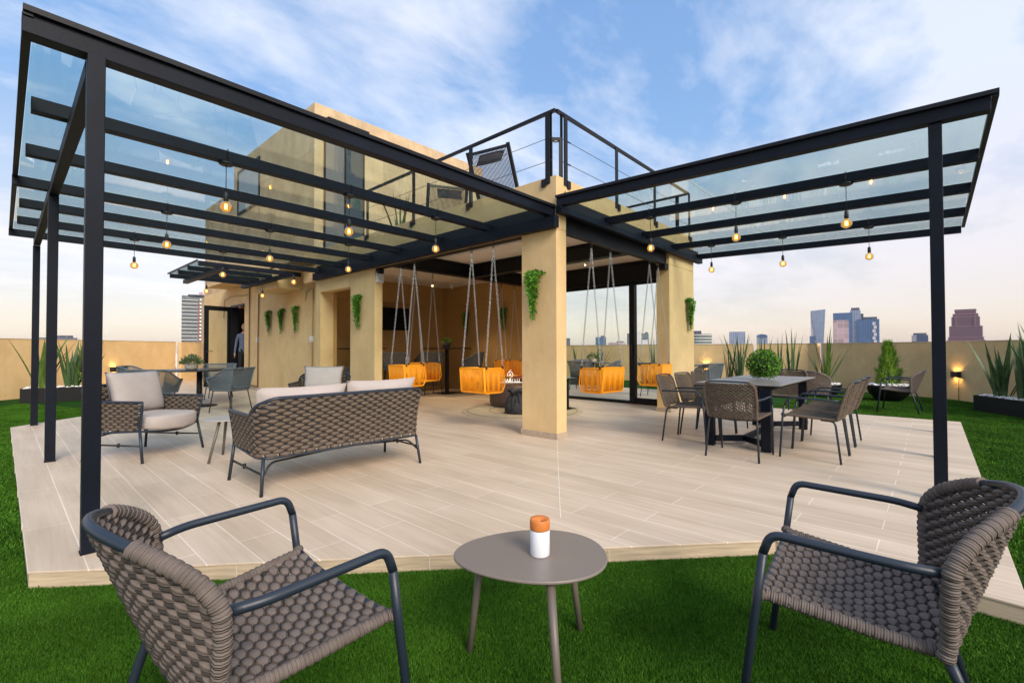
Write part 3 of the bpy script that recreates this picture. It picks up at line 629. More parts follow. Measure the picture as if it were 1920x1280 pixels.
# ================================================================== FURNITURE
def weave_grid(mb,fn,inside,v0,v1,dv,lenu,u0,u1,pitch,a,b,d,tilt=0,nu=6,nv=7,jit=.0,pw=.75):
    # fn(u,v)->point; strands run along u; rows stepped in v, every other row shifted by half a pitch
    rows=int((v1-v0)/dv)
    for r in range(rows+1):
        v=v0+r*dv; off=(r%2)*pitch/2; u=u0+off
        while u<=u1+1e-6:
            if inside(u,v):
                c=fn(u,v); t=(fn(u+.004,v)-fn(u-.004,v)).normalized(); w=fn(u,v+.004)-fn(u,v-.004); w=(w-t*w.dot(t)).normalized(); n=t.cross(w)
                if tilt:
                    q=tilt; t,w=t*math.cos(q)+w*math.sin(q),w*math.cos(q)-t*math.sin(q)
                k=1+random.uniform(-jit,jit)
                mb.puff(c+n*random.uniform(-.0006,.0006),t,w,n,a*k,b*k,d*k,nu,nv,pw)
            u+=pitch
def binding(pts,r,pitch=.02,n=9):
    P=resample(pts,.0035); mb=MB(); L=0; ds=[0]
    for a,b in zip(P,P[1:]): L+=(b-a).length; ds.append(L)
    m=len(P)
    def rf(t):
        s=ds[min(m-1,int(round(t*(m-1))))]; return r*(.80+.24*abs(math.sin(PI*s/pitch))**.55)
    mb.tube(P,r,n,rf=rf); 
    # ribs run round the strands: swap the uv so that they follow the winding
    mb.uv=[None if u is None else [(q[1],q[0]*.0035/pitch*.6) for q in u] for u in mb.uv]
    return mb
def lounge_chair(name,label,loc,rz):
    t=thing(name,label,'armchair',loc,rz,'low armchairs of braided taupe rope')
    r=.0135
    for s in (1,-1):
        y=s*.345
        # arm + front bend, front leg
        mb=MB(); mb.tube(fillet([(-.205,s*.315,.645),(-.13,y,.652),(.20,y,.664),(.222,y,.60)],.055,6),r,10); mb.build('armrest','alu',t)
        mb=MB(); mb.tube([(.2215,y,.602),(.243,y,.43),(.298,y+s*.006,.0)],r,10); mb.build('leg','alu',t)
        mb=MB(); mb.tube(fillet([(-.205,s*.29,.42),(-.25,s*.30,.30),(-.325,s*.325,0)],.05),r,10); mb.build('leg','alu',t)
    # back surface
    def half(z):
        if z<.42: return .27
        if z<.64: return .285+.05*math.sin((z-.42)/.22*PI/2)
        q=min(1,(z-.64)/.18); return .335*(1-q**2)**.5
    def bp(y,z):
        tt=max(0,min(1,(z-.40)/.44)); k=1-(min(1,abs(y)/.34))**2
        return Vector((-.185-.182*k*(.35+.65*tt)-.042*tt,y,z))
    # top tube of the back (bare) and its bound sides
    top=[]
    for i in range(41):
        a=PI*i/40; z=.64+.18*math.sin(a); y=.335*math.cos(a); top.append(bp(y,z))
    mb=MB(); mb.tube(top,r,10); 
    low=[bp(.30,.41)]+[bp(half(z),z) for z in (.46,.52,.58,.64)]
    for s in (1,-1): mb.tube([Vector((p.x,p.y*s,p.z)) for p in low],r*.9,8)
    mb.tube([bp(y,.405) for y in [-.29+.58*i/12 for i in range(13)]],r*.8,8)
    bf=mb.build('back_frame','alu',t)
    bk=MB(); 
    weave_grid(bk,bp,lambda u,v:abs(u)<half(v)-.012,.428,.815,.0198,0,-.364,.36,.052,.0282,.0118,.0140,tilt=.32,jit=.08,nu=8,nv=8,pw=.80)
    bo=bk.build('backrest','rope',t)
    kk=MB()
    for y in [-.30+.0235*i for i in range(26)]:
        zt=.64+.18*max(0,1-(abs(y)/.335)**2)**.5
        kk.tube([bp(y,z) for z in np.linspace(.41,max(.43,zt-.01),8)],.0028,4)
    kk.build('weave_core','core',bo)
    kk=MB(); z=.428
    while z<.81:
        h_=half(z)-.005; kk.tube([bp(y,z) for y in np.linspace(-h_,h_,13)],.0095,6); z+=.0198
    kk.build('under_strands','core2',bo)
    for s in (1,-1):
        w=[Vector((p.x,p.y*s,p.z)) for p in top[:14]] if s>0 else [Vector((p.x,p.y*s,p.z)) for p in top[:14]]
        o=binding(w,.0215,.0215); o.build('rope_binding','rope',bo)
        o=binding([Vector((p.x,p.y*s,p.z)) for p in low],.0205,.0215); o.build('rope_binding','rope',bo)
    # seat
    def sp_(y,x):
        tx=(x+.22)/.46; sag=-.032*(1-(y/.31)**2)*math.sin(PI*min(1,max(0,tx))**.8) ; 
        return Vector((x,y,.418+.022*tx+.018*(abs(y)/.31)**3*tx+sag))
    def hw(x): return .268+.045*(x+.22)/.46
    st=MB(); weave_grid(st,lambda u,v:sp_(u,v),lambda u,v:abs(u)<hw(v)-.008,-.208,.235,.0275,0,-.3245,.33,.059,.0315,.0185,.0130,tilt=0.08,jit=.08,nu=8,nv=8,pw=1.0)
    so_=st.build('seat','rope',t)
    kk=MB()
    for y in [-.30+.020*i for i in range(31)]:
        kk.tube([sp_(y,x) for x in np.linspace(-.215,.235,8) if abs(y)<hw(x)+.01] or [sp_(y,.2),sp_(y,.235)],.0028,4)
    kk.build('weave_core','core',so_)
    kk=MB(); x=-.208
    while x<.235:
        kk.tube([sp_(y,x)-Vector((0,0,.005)) for y in np.linspace(-hw(x),hw(x),11)],.0112,6); x+=.0275
    kk.build('under_strands','core2',so_)
    for s in (1,-1):
        e=[Vector((x,s*hw(x),sp_(s*hw(x),x).z)) for x in np.linspace(-.225,.225,10)]+[Vector((.243,s*.335,.462))]
        binding(e,.0185,.020).build('rope_binding','rope',so_)
    mb=MB(); mb.tube([Vector((.238,y,sp_(y,.238).z-.004)) for y in np.linspace(-.31,.31,13)],.0125,8); mb.build('seat_rail','alu',t); mb=MB(); mb.tube([(-.215,y,.402) for y in (-.28,.28)],.011,8); mb.build('seat_rail','alu',t)
    return t
c0=lounge_chair('armchair','braided taupe rope armchair in the left foreground, facing the oval side table',(-4.22,-2.045,-.09),0)
dup(c0,(-2.79,-3.345,-.09),R(95),'braided taupe rope armchair in the right foreground on the lawn')
dup(c0,(7.10,-3.05,-.09),R(86),'taupe rope armchair alone on the lawn by the cypress bowl')
dup(c0,(5.55,-1.80,-.09),R(8),'taupe rope armchair behind the far end of the dining table')
# oval side tables
def side_table(label,loc,rz,h,rx_,ry_,legs,top='taupe'):
    t=thing('side_table',label,'side table',loc,rz,'low taupe side tables')
    prof=[]
    mb=MB(); n=56; 
    def rad(a): q=1+.045*math.cos(3*(a-PI)); return (math.cos(a)*rx_*q,math.sin(a)*ry_*q)
    rings=[(.0,h-.012),(.985,h-.012),(1,h-.008),(1,h-.003),(.99,h),(0,h)]
    vs=[];fs=[]
    for k,(q,z) in enumerate(rings):
        for i in range(n): x,y=rad(2*PI*i/n); vs.append((x*max(q,.001),y*max(q,.001),z))
    for k in range(5):
        for i in range(n): j=(i+1)%n; fs.append((k*n+i,k*n+j,(k+1)*n+j,(k+1)*n+i))
    mb.add(vs,fs,False); mb.build('tabletop',top,t)
    for (tx,ty,fx,fy) in legs:
        mb=MB(); mb.tube([(tx,ty,h-.012),(fx,fy,0)],.0125,12,rf=lambda q:.0155-.0035*q); mb.build('leg','taupeleg',t)
    return t
ft=side_table('oval taupe side table in the centre foreground holding the white canister',(-3.350,-2.381,-.09),R(-47),.44,.300,.232,[(-.17,.10,-.235,.085),(.15,.10,.20,.20),(.05,-.16,.13,-.30)])
# place the feet where they stand in the world
for o in [c for c in ft.children if c.name.startswith('leg')]: bpy.data.objects.remove(o)
for tw,fw in (((-3.425,-2.17),(-3.467,-2.137)),((-3.10,-2.37),(-3.043,-2.393)),((-3.455,-2.545),(-3.55,-2.66))):
    iv=Matrix.Rotation(R(47),4,'Z'); a=iv@Vector((tw[0]+3.350,tw[1]+2.381,0)); b=iv@Vector((fw[0]+3.350,fw[1]+2.381,0))
    mb=MB(); mb.tube([(a.x,a.y,.428),(b.x,b.y,0)],.0125,14,rf=lambda q:.017-.0045*q); mb.build('leg','taupeleg',ft)
side_table('oval taupe side table between the sofa and the left lounge armchair',(-3.08,2.02,0),R(20),.43,.30,.24,[(-.2,-.06,-.30,-.04),(.12,-.08,.18,-.09),(.02,.14,.04,.22)],mat('light_taupe_top',(.40,.38,.35),.4))
t=thing('canister','white ceramic canister with an orange lid on the foreground table','canister',(-3.347,-2.412,.351)); t.scale=(1.22,1.22,1.2)
a=MB(); a.lathe([(0,0),(.030,0),(.0315,.003),(.0315,.079),(.0300,.082),(0,.082)],32); a.build('body','wht',t)
a=MB(); a.lathe([(0,.0825),(.0312,.0825),(.0320,.086),(.0320,.112),(.030,.116),(.022,.111),(.006,.107),(.005,.098),(.001,.098)],32); a.build('lid','terra',t)
# ---- lounge pieces with a woven shell
def cushion(mb,cx,cy,cz,sx,sy,sz,nx=16,ny=12,puffy=.5,tiltx=0,corner=.0):
    # pillow: superellipse outline thinning towards the edges
    vs=[];fs=[];M_=Matrix.Rotation(tiltx,3,'X')
    def pt(u,v,s):
        e=(1-abs(u)**3.2)*(1-abs(v)**3.2); h=sz/2*(max(0,e)**puffy)
        k=1-.05*(abs(u)*abs(v))**0 *0
        pin=1+corner*(abs(u)*abs(v))**4-.035*(1-abs(u))*abs(v)-.035*(1-abs(v))*abs(u)
        wr=.0035*math.sin(9*u+4*v)*math.sin(7*v+1.3)*(1-e)
        q=M_@Vector((u*sx/2*pin,v*sy/2*pin,s*h+wr)); return (cx+q.x,cy+q.y,cz+q.z)
    for s in (-1,1):
        for j in range(ny+1):
            for i in range(nx+1): vs.append(pt(-1+2*i/nx,-1+2*j/ny,s))
    o=(nx+1)*(ny+1)
    for j in range(ny):
        for i in range(nx):
            a=j*(nx+1)+i; fs.append((a,a+nx+1,a+nx+2,a+1)); fs.append((o+a,o+a+1,o+a+nx+2,o+a+nx+1))
    for i in range(nx): a=i; fs.append((a,a+1,o+a+1,o+a)); a=ny*(nx+1)+i; fs.append((a+1,a,o+a,o+a+1))
    for j in range(ny): a=j*(nx+1); fs.append((a+nx+1,a,o+a,o+a+nx+1)); a=j*(nx+1)+nx; fs.append((a,a+nx+1,o+a+nx+1,o+a))
    mb.add(vs,fs,True); return mb
def shell_seat(name,label,cat,loc,rz,Wd,pillows,grp=None,Dp=.72):
    # local: back along y=0, opens to +y
    t=thing(name,label,cat,loc,rz,grp); hw_=Wd/2; rc=.13
    path=[(-hw_,Dp),(-hw_,0),(hw_,0),(hw_,Dp)]
    P=resample(fillet([Vector((*p,0)) for p in path],rc,10),.02); ds=[0]
    for a,b in zip(P,P[1:]): ds.append(ds[-1]+(b-a).length)
    LT=ds[-1]
    def at(s):
        s=max(0,min(LT,s)); 
        lo=0;hi=len(ds)-1
        while hi-lo>1:
            m_=(lo+hi)//2
            if ds[m_]<=s: lo=m_
            else: hi=m_
        f=(s-ds[lo])/max(1e-9,ds[hi]-ds[lo]); p=P[lo].lerp(P[hi],f); dd=(P[hi]-P[lo]).normalized(); return p,dd
    arm,bk,sd=.615,.765,Dp-rc*.7
    def ztop(s):
        e=min(s,LT-s); x=(e-(sd-.10))/.26; x=max(0,min(1,x)); return arm+(bk-arm)*(x*x*(3-2*x))
    def zbot(s):
        e=min(s,LT-s); return .285+.035*max(0,1-e/Dp)
    def surf(s,z):
        p,dd=at(s); n=Vector((dd.y,-dd.x,0)); k=(z-.28)/.48; fl=.075*k-.02*math.sin(PI*max(0,min(1,k)))
        e=min(s,LT-s); isback=max(0,min(1,(e-sd+.05)/.2))
        q=p+n*0+Vector((0,0,z)); 
        if s< LT/2: o=(p-Vector((0,Dp*.5,0)))
        out=Vector((dd.y,-dd.x,0))
        out=-out if (p+out*.1-Vector((0,.35,0))).length<(p-Vector((0,.35,0))).length else out
        taper=-.09*(1-k)*max(0,1-e/ .5)
        return q+out*(fl*(.7+.3*isback))+Vector((0,taper*.9,0))
    # frame
    fr=MB(); top=[surf(s,ztop(s)) for s in np.linspace(0,LT,120)]
    fr.tube(top,.0155,10); bot=[surf(s,zbot(s)) for s in np.linspace(0,LT,90)]; fr.tube(bot,.0115,8)
    for s in (0,LT): fr.tube([surf(s,z) for z in np.linspace(zbot(s),ztop(s),8)],.0125,8)
    a=bot[0];b=bot[-1]; fr.tube([a.lerp(b,i/16)+Vector((0,.085*math.sin(PI*i/16),-.035*math.sin(PI*i/16))) for i in range(17)],.0125,8)
    fr.build('frame','alu',t)
    w=MB(); 
    weave_grid(w,surf,lambda s,z:z<ztop(s)-.006 and z>zbot(s)+.010 and .02<s<LT-.02,.305,.765,.0275,0,.03,LT-.03,.104,.0455,.0200,.016,jit=.04,nu=8,nv=8,pw=.85)
    wo=w.build('woven_shell','ropef',t)
    k=MB(); s=.03
    while s<LT-.02:
        k.tube([surf(s,z) for z in np.linspace(zbot(s),ztop(s),6)],.006,4); s+=.0525
    z=.3325
    while z<.75:
        ss=[s for s in np.linspace(.01,LT-.01,90) if z<ztop(s)-.012 and z>zbot(s)]
        if len(ss)>2: k.tube([surf(s,z) for s in ss],.0085,5)
        z+=.0275
    k.build('weave_core','core',wo)
    for sx_ in (-1,1):
        x=sx_*(hw_-.02)
        mb=MB(); mb.tube([(x*.985,.02,.285),(x+sx_*.015,-.02,0)],.0135,10); mb.build('leg','alu',t)
        mb=MB(); mb.tube([surf(0 if sx_<0 else LT,.33),(x+sx_*.045,Dp-.015,0)],.0135,10); mb.build('leg','alu',t)
        mb=MB(); mb.tube([(x+sx_*.01,.005,.17),(x+sx_*.02,Dp-.06,.17)],.009,8); mb.lathe([(.0,-.02),(.0135,-.02),(.0135,.02),(0,.02)],8,(x+sx_*.012,Dp*.55,.17)); mb.build('stretcher','alublack',t)
    mb=MB(); mb.tube(fillet([(-hw_+.01,.0,.13),(-hw_+.10,.06,.24),(0,.10,.268),(hw_-.10,.06,.24),(hw_-.01,0,.13)],.05),.009,8); mb.build('stretcher','alublack',t)
    # cushions
    c=MB(); n=18; zc=.33; hh=.125
    yb=.10; 
    ns=24; rings=[]
    for (dz,sh) in ((0,.965),(.02,1),(hh-.025,1),(hh-.004,.975),(hh+.004,.90),(hh+.010,.5),(hh+.012,.02)):
        ring=[]
        for i in range(64):
            a=2*PI*i/64; ex=.22
            x=math.copysign(abs(math.cos(a))**ex,math.cos(a)); y=math.copysign(abs(math.sin(a))**ex,math.sin(a))
            X=x*(hw_-.055)*sh; Y=(Dp+.02)/2+.03+y*(Dp/2-.045)*sh; 
            if y>0: Y+=.085*math.cos(min(1,abs(x))*PI/2)*y
            ring.append((X,Y,zc+dz-.03*max(0,y)*math.cos(abs(x)*PI/2)*(1-dz/hh)))
        rings.append(ring)
    vs=[p for r_ in rings for p in r_]; fs=[]
    for k_ in range(len(rings)-1):
        for i in range(64): j=(i+1)%64; fs.append((k_*64+i,k_*64+j,(k_+1)*64+j,(k_+1)*64+i))
    fs.append(tuple(range(63,-1,-1))); fs.append(tuple((len(rings)-1)*64+i for i in range(64)))
    c.add(vs,fs,True); c.build('seat_cushion','cush',t)
    for (px_,wd,ht,dy) in pillows:
        mb=MB(); cushion(mb,0,0,0,wd,ht,.20,20,16,.45,0,.035); o=mb.build('back_cushion','cush',t); o.location=(px_,.135+dy,.455+ht/2-.01); o.rotation_euler=(R(90+14),0,random.uniform(-.03,.03))
    return t
shell_seat('sofa','two-seat woven taupe sofa with blush cushions, its back to the camera','sofa',(-2.645,.345,0),R(-1.5),1.50,[(-.375,.74,.40,0),(.38,.72,.42,0)],'woven lounge set')
shell_seat('armchair','woven taupe lounge armchair with blush cushions behind the near left post','armchair',(-3.885,3.185,0),math.atan2(-.81,.58)-PI/2,.74,[(-.06,.60,.47,.03)],'woven lounge set')
shell_seat('armchair','woven lounge armchair with one blush pillow facing us beyond the sofa','armchair',(-1.02,4.15,0),math.atan2(-.78,-.62)-PI/2,.74,[(.0,.62,.43,.04)],'woven lounge set')
# ---- dining chairs
def dining_chair(label,loc,rz):
    t=thing('dining_chair',label,'chair',loc,rz,'rope dining chairs round the long table'); r=.0105
    def bpf(y,z): q=(z-.42)/.40; return Vector((-.235-.115*q-.05*(1-(y/.26)**2)*(.5+.5*q),y,z))
    def hb(z): 
        e=max(0,(z-.76)/.055); return .25-.045*e*e+.012*(z-.42)/.4
    bk=MB(); weave_grid(bk,bpf,lambda u,v:abs(u)<hb(v)-.006,.435,.80,.0175,0,-.27,.27,.044,.0215,.0108,.0095,tilt=.12,nu=6,nv=6,jit=.05,pw=.8); bo=bk.build('backrest','ropef',t)
    k=MB()
    for y in np.linspace(-.23,.23,28): k.tube([bpf(y,z) for z in (.425,.55,.68,.80)],.003,4)
    k.build('weave_core','core',bo)
    top=[bpf(-.238,.44),bpf(-.252,.6),bpf(-.25,.76),bpf(-.20,.812),bpf(0,.817),bpf(.20,.812),bpf(.25,.76),bpf(.252,.6),bpf(.238,.44)]
    mb=MB(); mb.tube(fillet(top,.04,4),.0095,8); mb.build('back_frame','alu',t)
    for s in (0,1):
        pts=top[:4] if s==0 else top[5:]; binding(fillet(pts,.04,4),.0145,.015,7).build('rope_binding','ropef',bo)
    def sf(y,x): return Vector((x,y,.435+.02*(x+.24)/.48-.016*(1-(y/.27)**2)))
    def hs(x): return .235+.02*(x+.24)/.48
    st=MB(); weave_grid(st,lambda u,v:sf(u,v),lambda u,v:abs(u)<hs(v)-.004,-.235,.24,.0180,0,-.27,.27,.044,.0215,.0110,.0085,tilt=.1,nu=6,nv=6,jit=.05,pw=.8); so_=st.build('seat','ropef',t)
    k=MB()
    for y in np.linspace(-.23,.23,28): k.tube([sf(y,x) for x in (-.235,0,.24)],.003,4)
    k.build('weave_core','core',so_)
    for s in (-1,1): binding([Vector((x,s*hs(x),sf(s*hs(x),x).z)) for x in (-.245,-.1,.1,.25)],.0135,.015,7).build('rope_binding','ropef',so_)
    for s in (-1,1):
        mb=MB(); mb.tube(fillet([(-.285,s*.24,.625),(-.16,s*.275,.63),(.17,s*.275,.64),(.215,s*.272,.55)],.05),r,8); mb.build('armrest','alu',t)
        mb=MB(); mb.tube([(.2148,s*.272,.551),(.235,s*.268,.42),(.265,s*.265,0)],r,8); mb.build('leg','alu',t)
        mb=MB(); mb.tube(fillet([(-.10,s*.20,.418),(-.225,s*.235,.418),(-.275,s*.262,0)],.05),r,8); mb.build('leg','alu',t)
    mb=MB(); mb.tube([(-.2,-.21,.416),(-.22,0,.405),(-.2,.21,.416)],.009,7); mb.build('seat_rail','alu',t); mb=MB(); mb.tube([(.225,-.25,.43),(.235,0,.425),(.225,.25,.43)],.009,7); mb.build('seat_rail','alu',t)
    return t
dc=dining_chair('rope dining chair at the near head of the long table, back to the camera',(.625,-1.99,0),0)
for i,(x,lb) in enumerate(((1.10,'rope dining chair nearest the camera on the right side of the long table'),(1.67,'middle rope dining chair on the right side of the long table'),(2.24,'farthest rope dining chair on the right side of the long table'))):
    dup(dc,(x,-2.60,0),R(90+(-1,1,0)[i]),lb)
for i,(x,lb) in enumerate(((1.10,'rope dining chair nearest the pillar on the left side of the long table'),(1.68,'middle rope dining chair on the left side of the long table'),(2.26,'farthest rope dining chair on the left side of the long table'))):
    dup(dc,(x,-1.29,0),R(-90+(2,-2,1)[i]),lb)
dup(dc,(3.32,-1.85,0),R(180),'rope dining chair at the far head of the long table')
t=thing('dining_table','long table with grey stone top and dark Y-shaped steel base','table',(1.965,-1.865,0))
a=MB(); a.box((-1.03,-.455,.735),(1.03,.455,.748)); a.build('tabletop','dtable',t,bevel=.003)
a=MB(); a.box((-.95,-.38,.695),(.95,.38,.7349)); a.build('apron','alublack',t)
for sx_ in (-1,1):
    for sy_ in (-1,1):
        a=MB(); a.box((sx_*.96 if False else sx_*1.04-.055*sx_-.04,sy_*.305-.05,0),(sx_*1.04-.055*sx_+.04,sy_*.305+.05,.6949)); a.build('leg','steel',t,bevel=.003)
    x=sx_*.985; c_=Vector((sx_*.72,0,.08))
    for sy_ in (-1,1):
        a=MB(); a.beam((x-.04*sx_,sy_*.255,.08),(c_.x,sy_*.012,.08),.035,.07); a.build('stretcher','steel',t)
a=MB(); a.beam((-.72,0,.08),(.72,0,.08),.034,.068); a.build('stretcher','steel',t)
# ---- grey rope tub chairs
def tub_chair(label,loc,rz,hgt=0,grp='grey rope tub chairs',name='tub_chair'):
    t=thing(name,label,'chair',loc,rz,grp); z0=.41+hgt; zt=.81+hgt; za=.63+hgt
    path=fillet([Vector((.25,-.27,0)),Vector((-.24,-.29,0)),Vector((-.24,.29,0)),Vector((.25,.27,0))],.07,5); P=resample(path,.02); n=len(P)
    tops=[];bots=[]
    for i,p in enumerate(P):
        f=max(0,min(1,(-p.x+.22)/.44)); f=f*f*(3-2*f); z=za+(zt-za)*f
        o=Vector((p.x,p.y,0)).normalized()*(.045)
        tops.append(Vector((p.x*1.0+o.x*.8*f,p.y+o.y,z))); bots.append(Vector((p.x*.88+.01,p.y*.86,z0)))
    mb=MB(); mb.tube(tops,.016,8); mb.tube(bots,.012,7)
    for k in (0,n-1): mb.tube([bots[k],tops[k]],.013,7)
    for k in (int(n*.335),int(n*.665)): mb.tube([bots[k],tops[k]],.013,7)
    mb.build('shell_frame','ropeg',t)
    c=MB()
    for i in range(0,n):
        for h_ in (0,.5):
            if i+h_>n-1: continue
            j=min(i+1,n-1); a=bots[i].lerp(bots[j],h_);b=tops[i].lerp(tops[j],h_); d_=(tops[j]-tops[i-1 if i else 0]); d_.z=0
            if d_.length<1e-5: continue
            d_=d_.normalized()*.0034; m_=a.lerp(b,.5)-Vector((a.x,a.y,0)).normalized()*.01
            q=d_.normalized().cross((b-a).normalized())*.002
            c.add([a-d_,a+d_,m_+d_,m_-d_,b+d_,b-d_,a-d_+q,a+d_+q,m_+d_+q,m_-d_+q,b+d_+q,b-d_+q],[(0,1,2,3),(3,2,4,5),(7,6,9,8),(8,9,11,10)],False)
    c.build('cord_panel','ropeg',t)
    s=MB(); cushion(s,.0,0,z0+.045,.47,.46,.10,10,10,.3); s.build('seat_cushion','cushg',t)
    s=MB(); s.box((-.2,-.21,z0-.02),(.22,.21,z0+.0)); s.build('seat_base','alublack',t)
    for sx_ in (-1,1):
        for sy_ in (-1,1):
            mb=MB(); mb.tube([(sx_*.19+.01,sy_*.2,z0-.01),(sx_*.24,sy_*.25,0)],.010,7); mb.build('leg','alublack',t)
    if hgt>.2:
        mb=MB(); mb.tube([(.235,.235,.25),(-.225,.235,.25),(-.225,-.235,.25),(.235,-.235,.25)],.008,6,closed=True); mb.build('footrest','alublack',t)
    return t
tc0=tub_chair('grey rope tub chair right of the round table, its rear corner to us',(-1.86,6.20,0),R(122))
for (x,y,a,lb) in ((-2.98,6.42,42,'grey rope tub chair directly behind the left lounge armchair cushion'),(-2.85,8.75,-25,'grey rope tub chair at the far left of the round table by the wall lamp'),(-1.30,8.95,-115,'grey rope tub chair at the far right of the round table by the open door'),
    (6.30,3.85,10,'grey rope tub chair left of the round table seen through the sliding glass'),(6.95,3.25,120,'grey rope tub chair right of the round table seen through the sliding glass'),(7.75,4.7,215,'grey rope tub chair far side of the round table seen through the sliding glass'),
    (5.95,1.50,5,'grey rope tub chair seen behind the rightmost swing'),(6.30,.36,75,'grey rope tub chair just right of the right pillar'),(.95,6.55,100,'grey rope tub chair seen through the doorway')):
    dup(tc0,(x,y,0),R(a),lb)
st0=tub_chair('tall grey bar chair in front of the inner high table under the plant',(2.62,6.02,0),R(80),.26,'tall grey bar chairs inside the room','bar_chair')
for (x,y,a,lb) in ((1.78,6.35,60,'tall grey bar chair by the high table below the television'),(3.62,5.45,130,'tall grey bar chair behind the nearest left swing')):
    dup(st0,(x,y,0),R(a),lb)
def round_table(label,loc,r,h,cat='table',base='plate',grp=None,m='btable'):
    t=thing('round_table' if h<.9 else 'high_table',label,cat,loc,0,grp); a=MB(); a.lathe([(0,h-.022),(r-.03,h-.022),(r,h-.008),(r,h-.003),(r-.004,h),(0,h)],56); a.build('tabletop',m,t)
    a=MB(); a.lathe([(.055,.02),(.05,h-.0225)],16); a.build('column','alublack',t)
    a=MB(); a.lathe([(0,0),(r*.42,0),(r*.42,.012),(.06,.022),(0,.022)],32); a.build('base','alublack',t); return t
round_table('large round black table with the potted plant, left of the pavilion',(-2.02,7.62,0),.76,.75)
round_table('round black table on the terrace behind the sliding glass',(7.15,4.0,0),.55,.75)
round_table('round black table on the terrace hidden behind the right pillar',(7.0,1.15,0),.5,.75)
def high_table(label,x,y,wx,wy,h):
    t=thing('high_table',label,'bar table',(x,y,0)); a=MB(); a.box((-wx/2,-wy/2,h-.03),(wx/2,wy/2,h)); a.build('tabletop','btable',t,bevel=.004)
    a=MB(); a.box((-.035,-.035,.012),(.035,.035,h-.0305)); a.build('column','alublack',t); a=MB(); a.box((-.28,-.28,0),(.28,.28,.0115)); a.build('base','alublack',t); return t
high_table('black high bar table inside the room holding a small plant',3.15,5.95,1.0,.8,1.19)
high_table('black high bar table inside the room below the television',1.15,6.75,.9,.7,1.19)
t=thing('side_stand','low black square stand half hidden behind the central pillar','stand',(2.50,1.72,0)); a=MB(); a.box((-.22,-.2,.585),(.22,.2,.60)); a.build('tabletop','btable',t); a=MB(); a.box((.02,-.1,.0121),(.06,-.06,.5849)); a.build('column','alublack',t); a=MB(); a.box((-.15,-.18,0),(.22,.18,.012)); a.build('base','alublack',t)
# ---- rug, ottoman, sack, sign
t=thing('rug','round cream rug with a thin dark ring under the tufted ottoman','rug',(1.80,2.15,.001)); a=MB(); a.lathe([(0,.001),(0.001,.011),(1.11,.011),(1.13,.004),(1.13,.0)],72); a.build('pile','rug',t)
for q in (.62,1.02): a=MB(); a.tube([(q*math.cos(2*PI*k/72),q*math.sin(2*PI*k/72),.011) for k in range(72)],.006,6,closed=True); a.build('ring','rugd',t)
t=thing('ottoman','round brown tufted leather ottoman on the rug','ottoman',(2.32,2.72,.013)); a=MB()
prof=[]
vs=[];fs=[];nn_=72; zs=[.0,.02,.08,.14,.20,.26,.32,.38,.43,.46,.475,.48]; rad=[.52,.55,.57,.575,.575,.575,.57,.565,.55,.50,.40,.001]
for i,(z_,r_) in enumerate(zip(zs,rad)):
    for k in range(nn_):
        an=2*PI*k/nn_; dmp=0
        if .05<z_<.42: dmp=.022*max(0,math.cos(an*12+(PI if int(round(z_/.12))%2 else 0)))**6*max(0,math.cos((z_-.02)/.12*2*PI*.5))**2
        vs.append(((r_-dmp)*math.cos(an),(r_-dmp)*math.sin(an),z_))
for i in range(len(zs)-1):
    for k in range(nn_): j=(k+1)%nn_; fs.append((i*nn_+k,i*nn_+j,(i+1)*nn_+j,(i+1)*nn_+k))
a.add(vs,fs,True); a.build('body','leather',t)
for rI,zc in enumerate((.10,.22,.34)):
    for k in range(12): an=2*PI*(k+.5*(rI%2))/12; a=MB(); a.sphere((.568*math.cos(an),.568*math.sin(an),zc),.014,8,6); a.build('button',mat('dark_button',(.02,.012,.01),.6) if (rI==0 and k==0) else bpy.data.materials['dark_button'],t)
t=thing('cushion','small russet cushion lying on the ottoman behind the sign','cushion',(2.55,2.75,.494)); a=MB(); cushion(a,0,0,.06,.34,.34,.12,10,10,.45); a.build('cover',mat('russet_fabric',(.22,.055,.03),.9),t)
t=thing('sack_pouf','charcoal drawstring sack pouf in front of the ottoman beside the pillar','pouf',(1.45,1.96,.013)); a=MB(); vs=[];fs=[];nn_=60
pr=[(.19,0),(.225,.03),(.225,.12),(.20,.22),(.155,.30),(.105,.345),(.13,.375),(.175,.395),(.16,.42),(.10,.405),(.05,.38),(.001,.37)]
for r_,z_ in pr:
    for k in range(nn_): an=2*PI*k/nn_; w_=.012*math.sin(an*9+z_*8)+.008*math.sin(an*17); q=r_+w_*min(1,z_/.2)*(r_/.2); vs.append((q*math.cos(an),q*math.sin(an),z_+.02*math.sin(an*5)*(z_>.35)*(r_>.09)))
for i in range(len(pr)-1):
    for k in range(nn_): j=(k+1)%nn_; fs.append((i*nn_+k,i*nn_+j,(i+1)*nn_+j,(i+1)*nn_+k))
a.add(vs,fs,True); a.build('body','velvet',t)
a=MB(); a.tube([(.118*math.cos(2*PI*k/20),.118*math.sin(2*PI*k/20),.345) for k in range(20)],.009,6,closed=True); a.tube(fillet([(-.10,-.06,.345),(-.16,-.10,.32),(-.19,-.12,.20)],.03),.007,6); a.tube(fillet([(-.10,-.06,.345),(-.12,-.16,.31),(-.15,-.18,.23)],.03),.007,6); a.build('drawstring','velvet',t)
d0=dup(t,(1.86,1.52,.013),R(60),'charcoal drawstring sack pouf mostly hidden behind the central pillar')
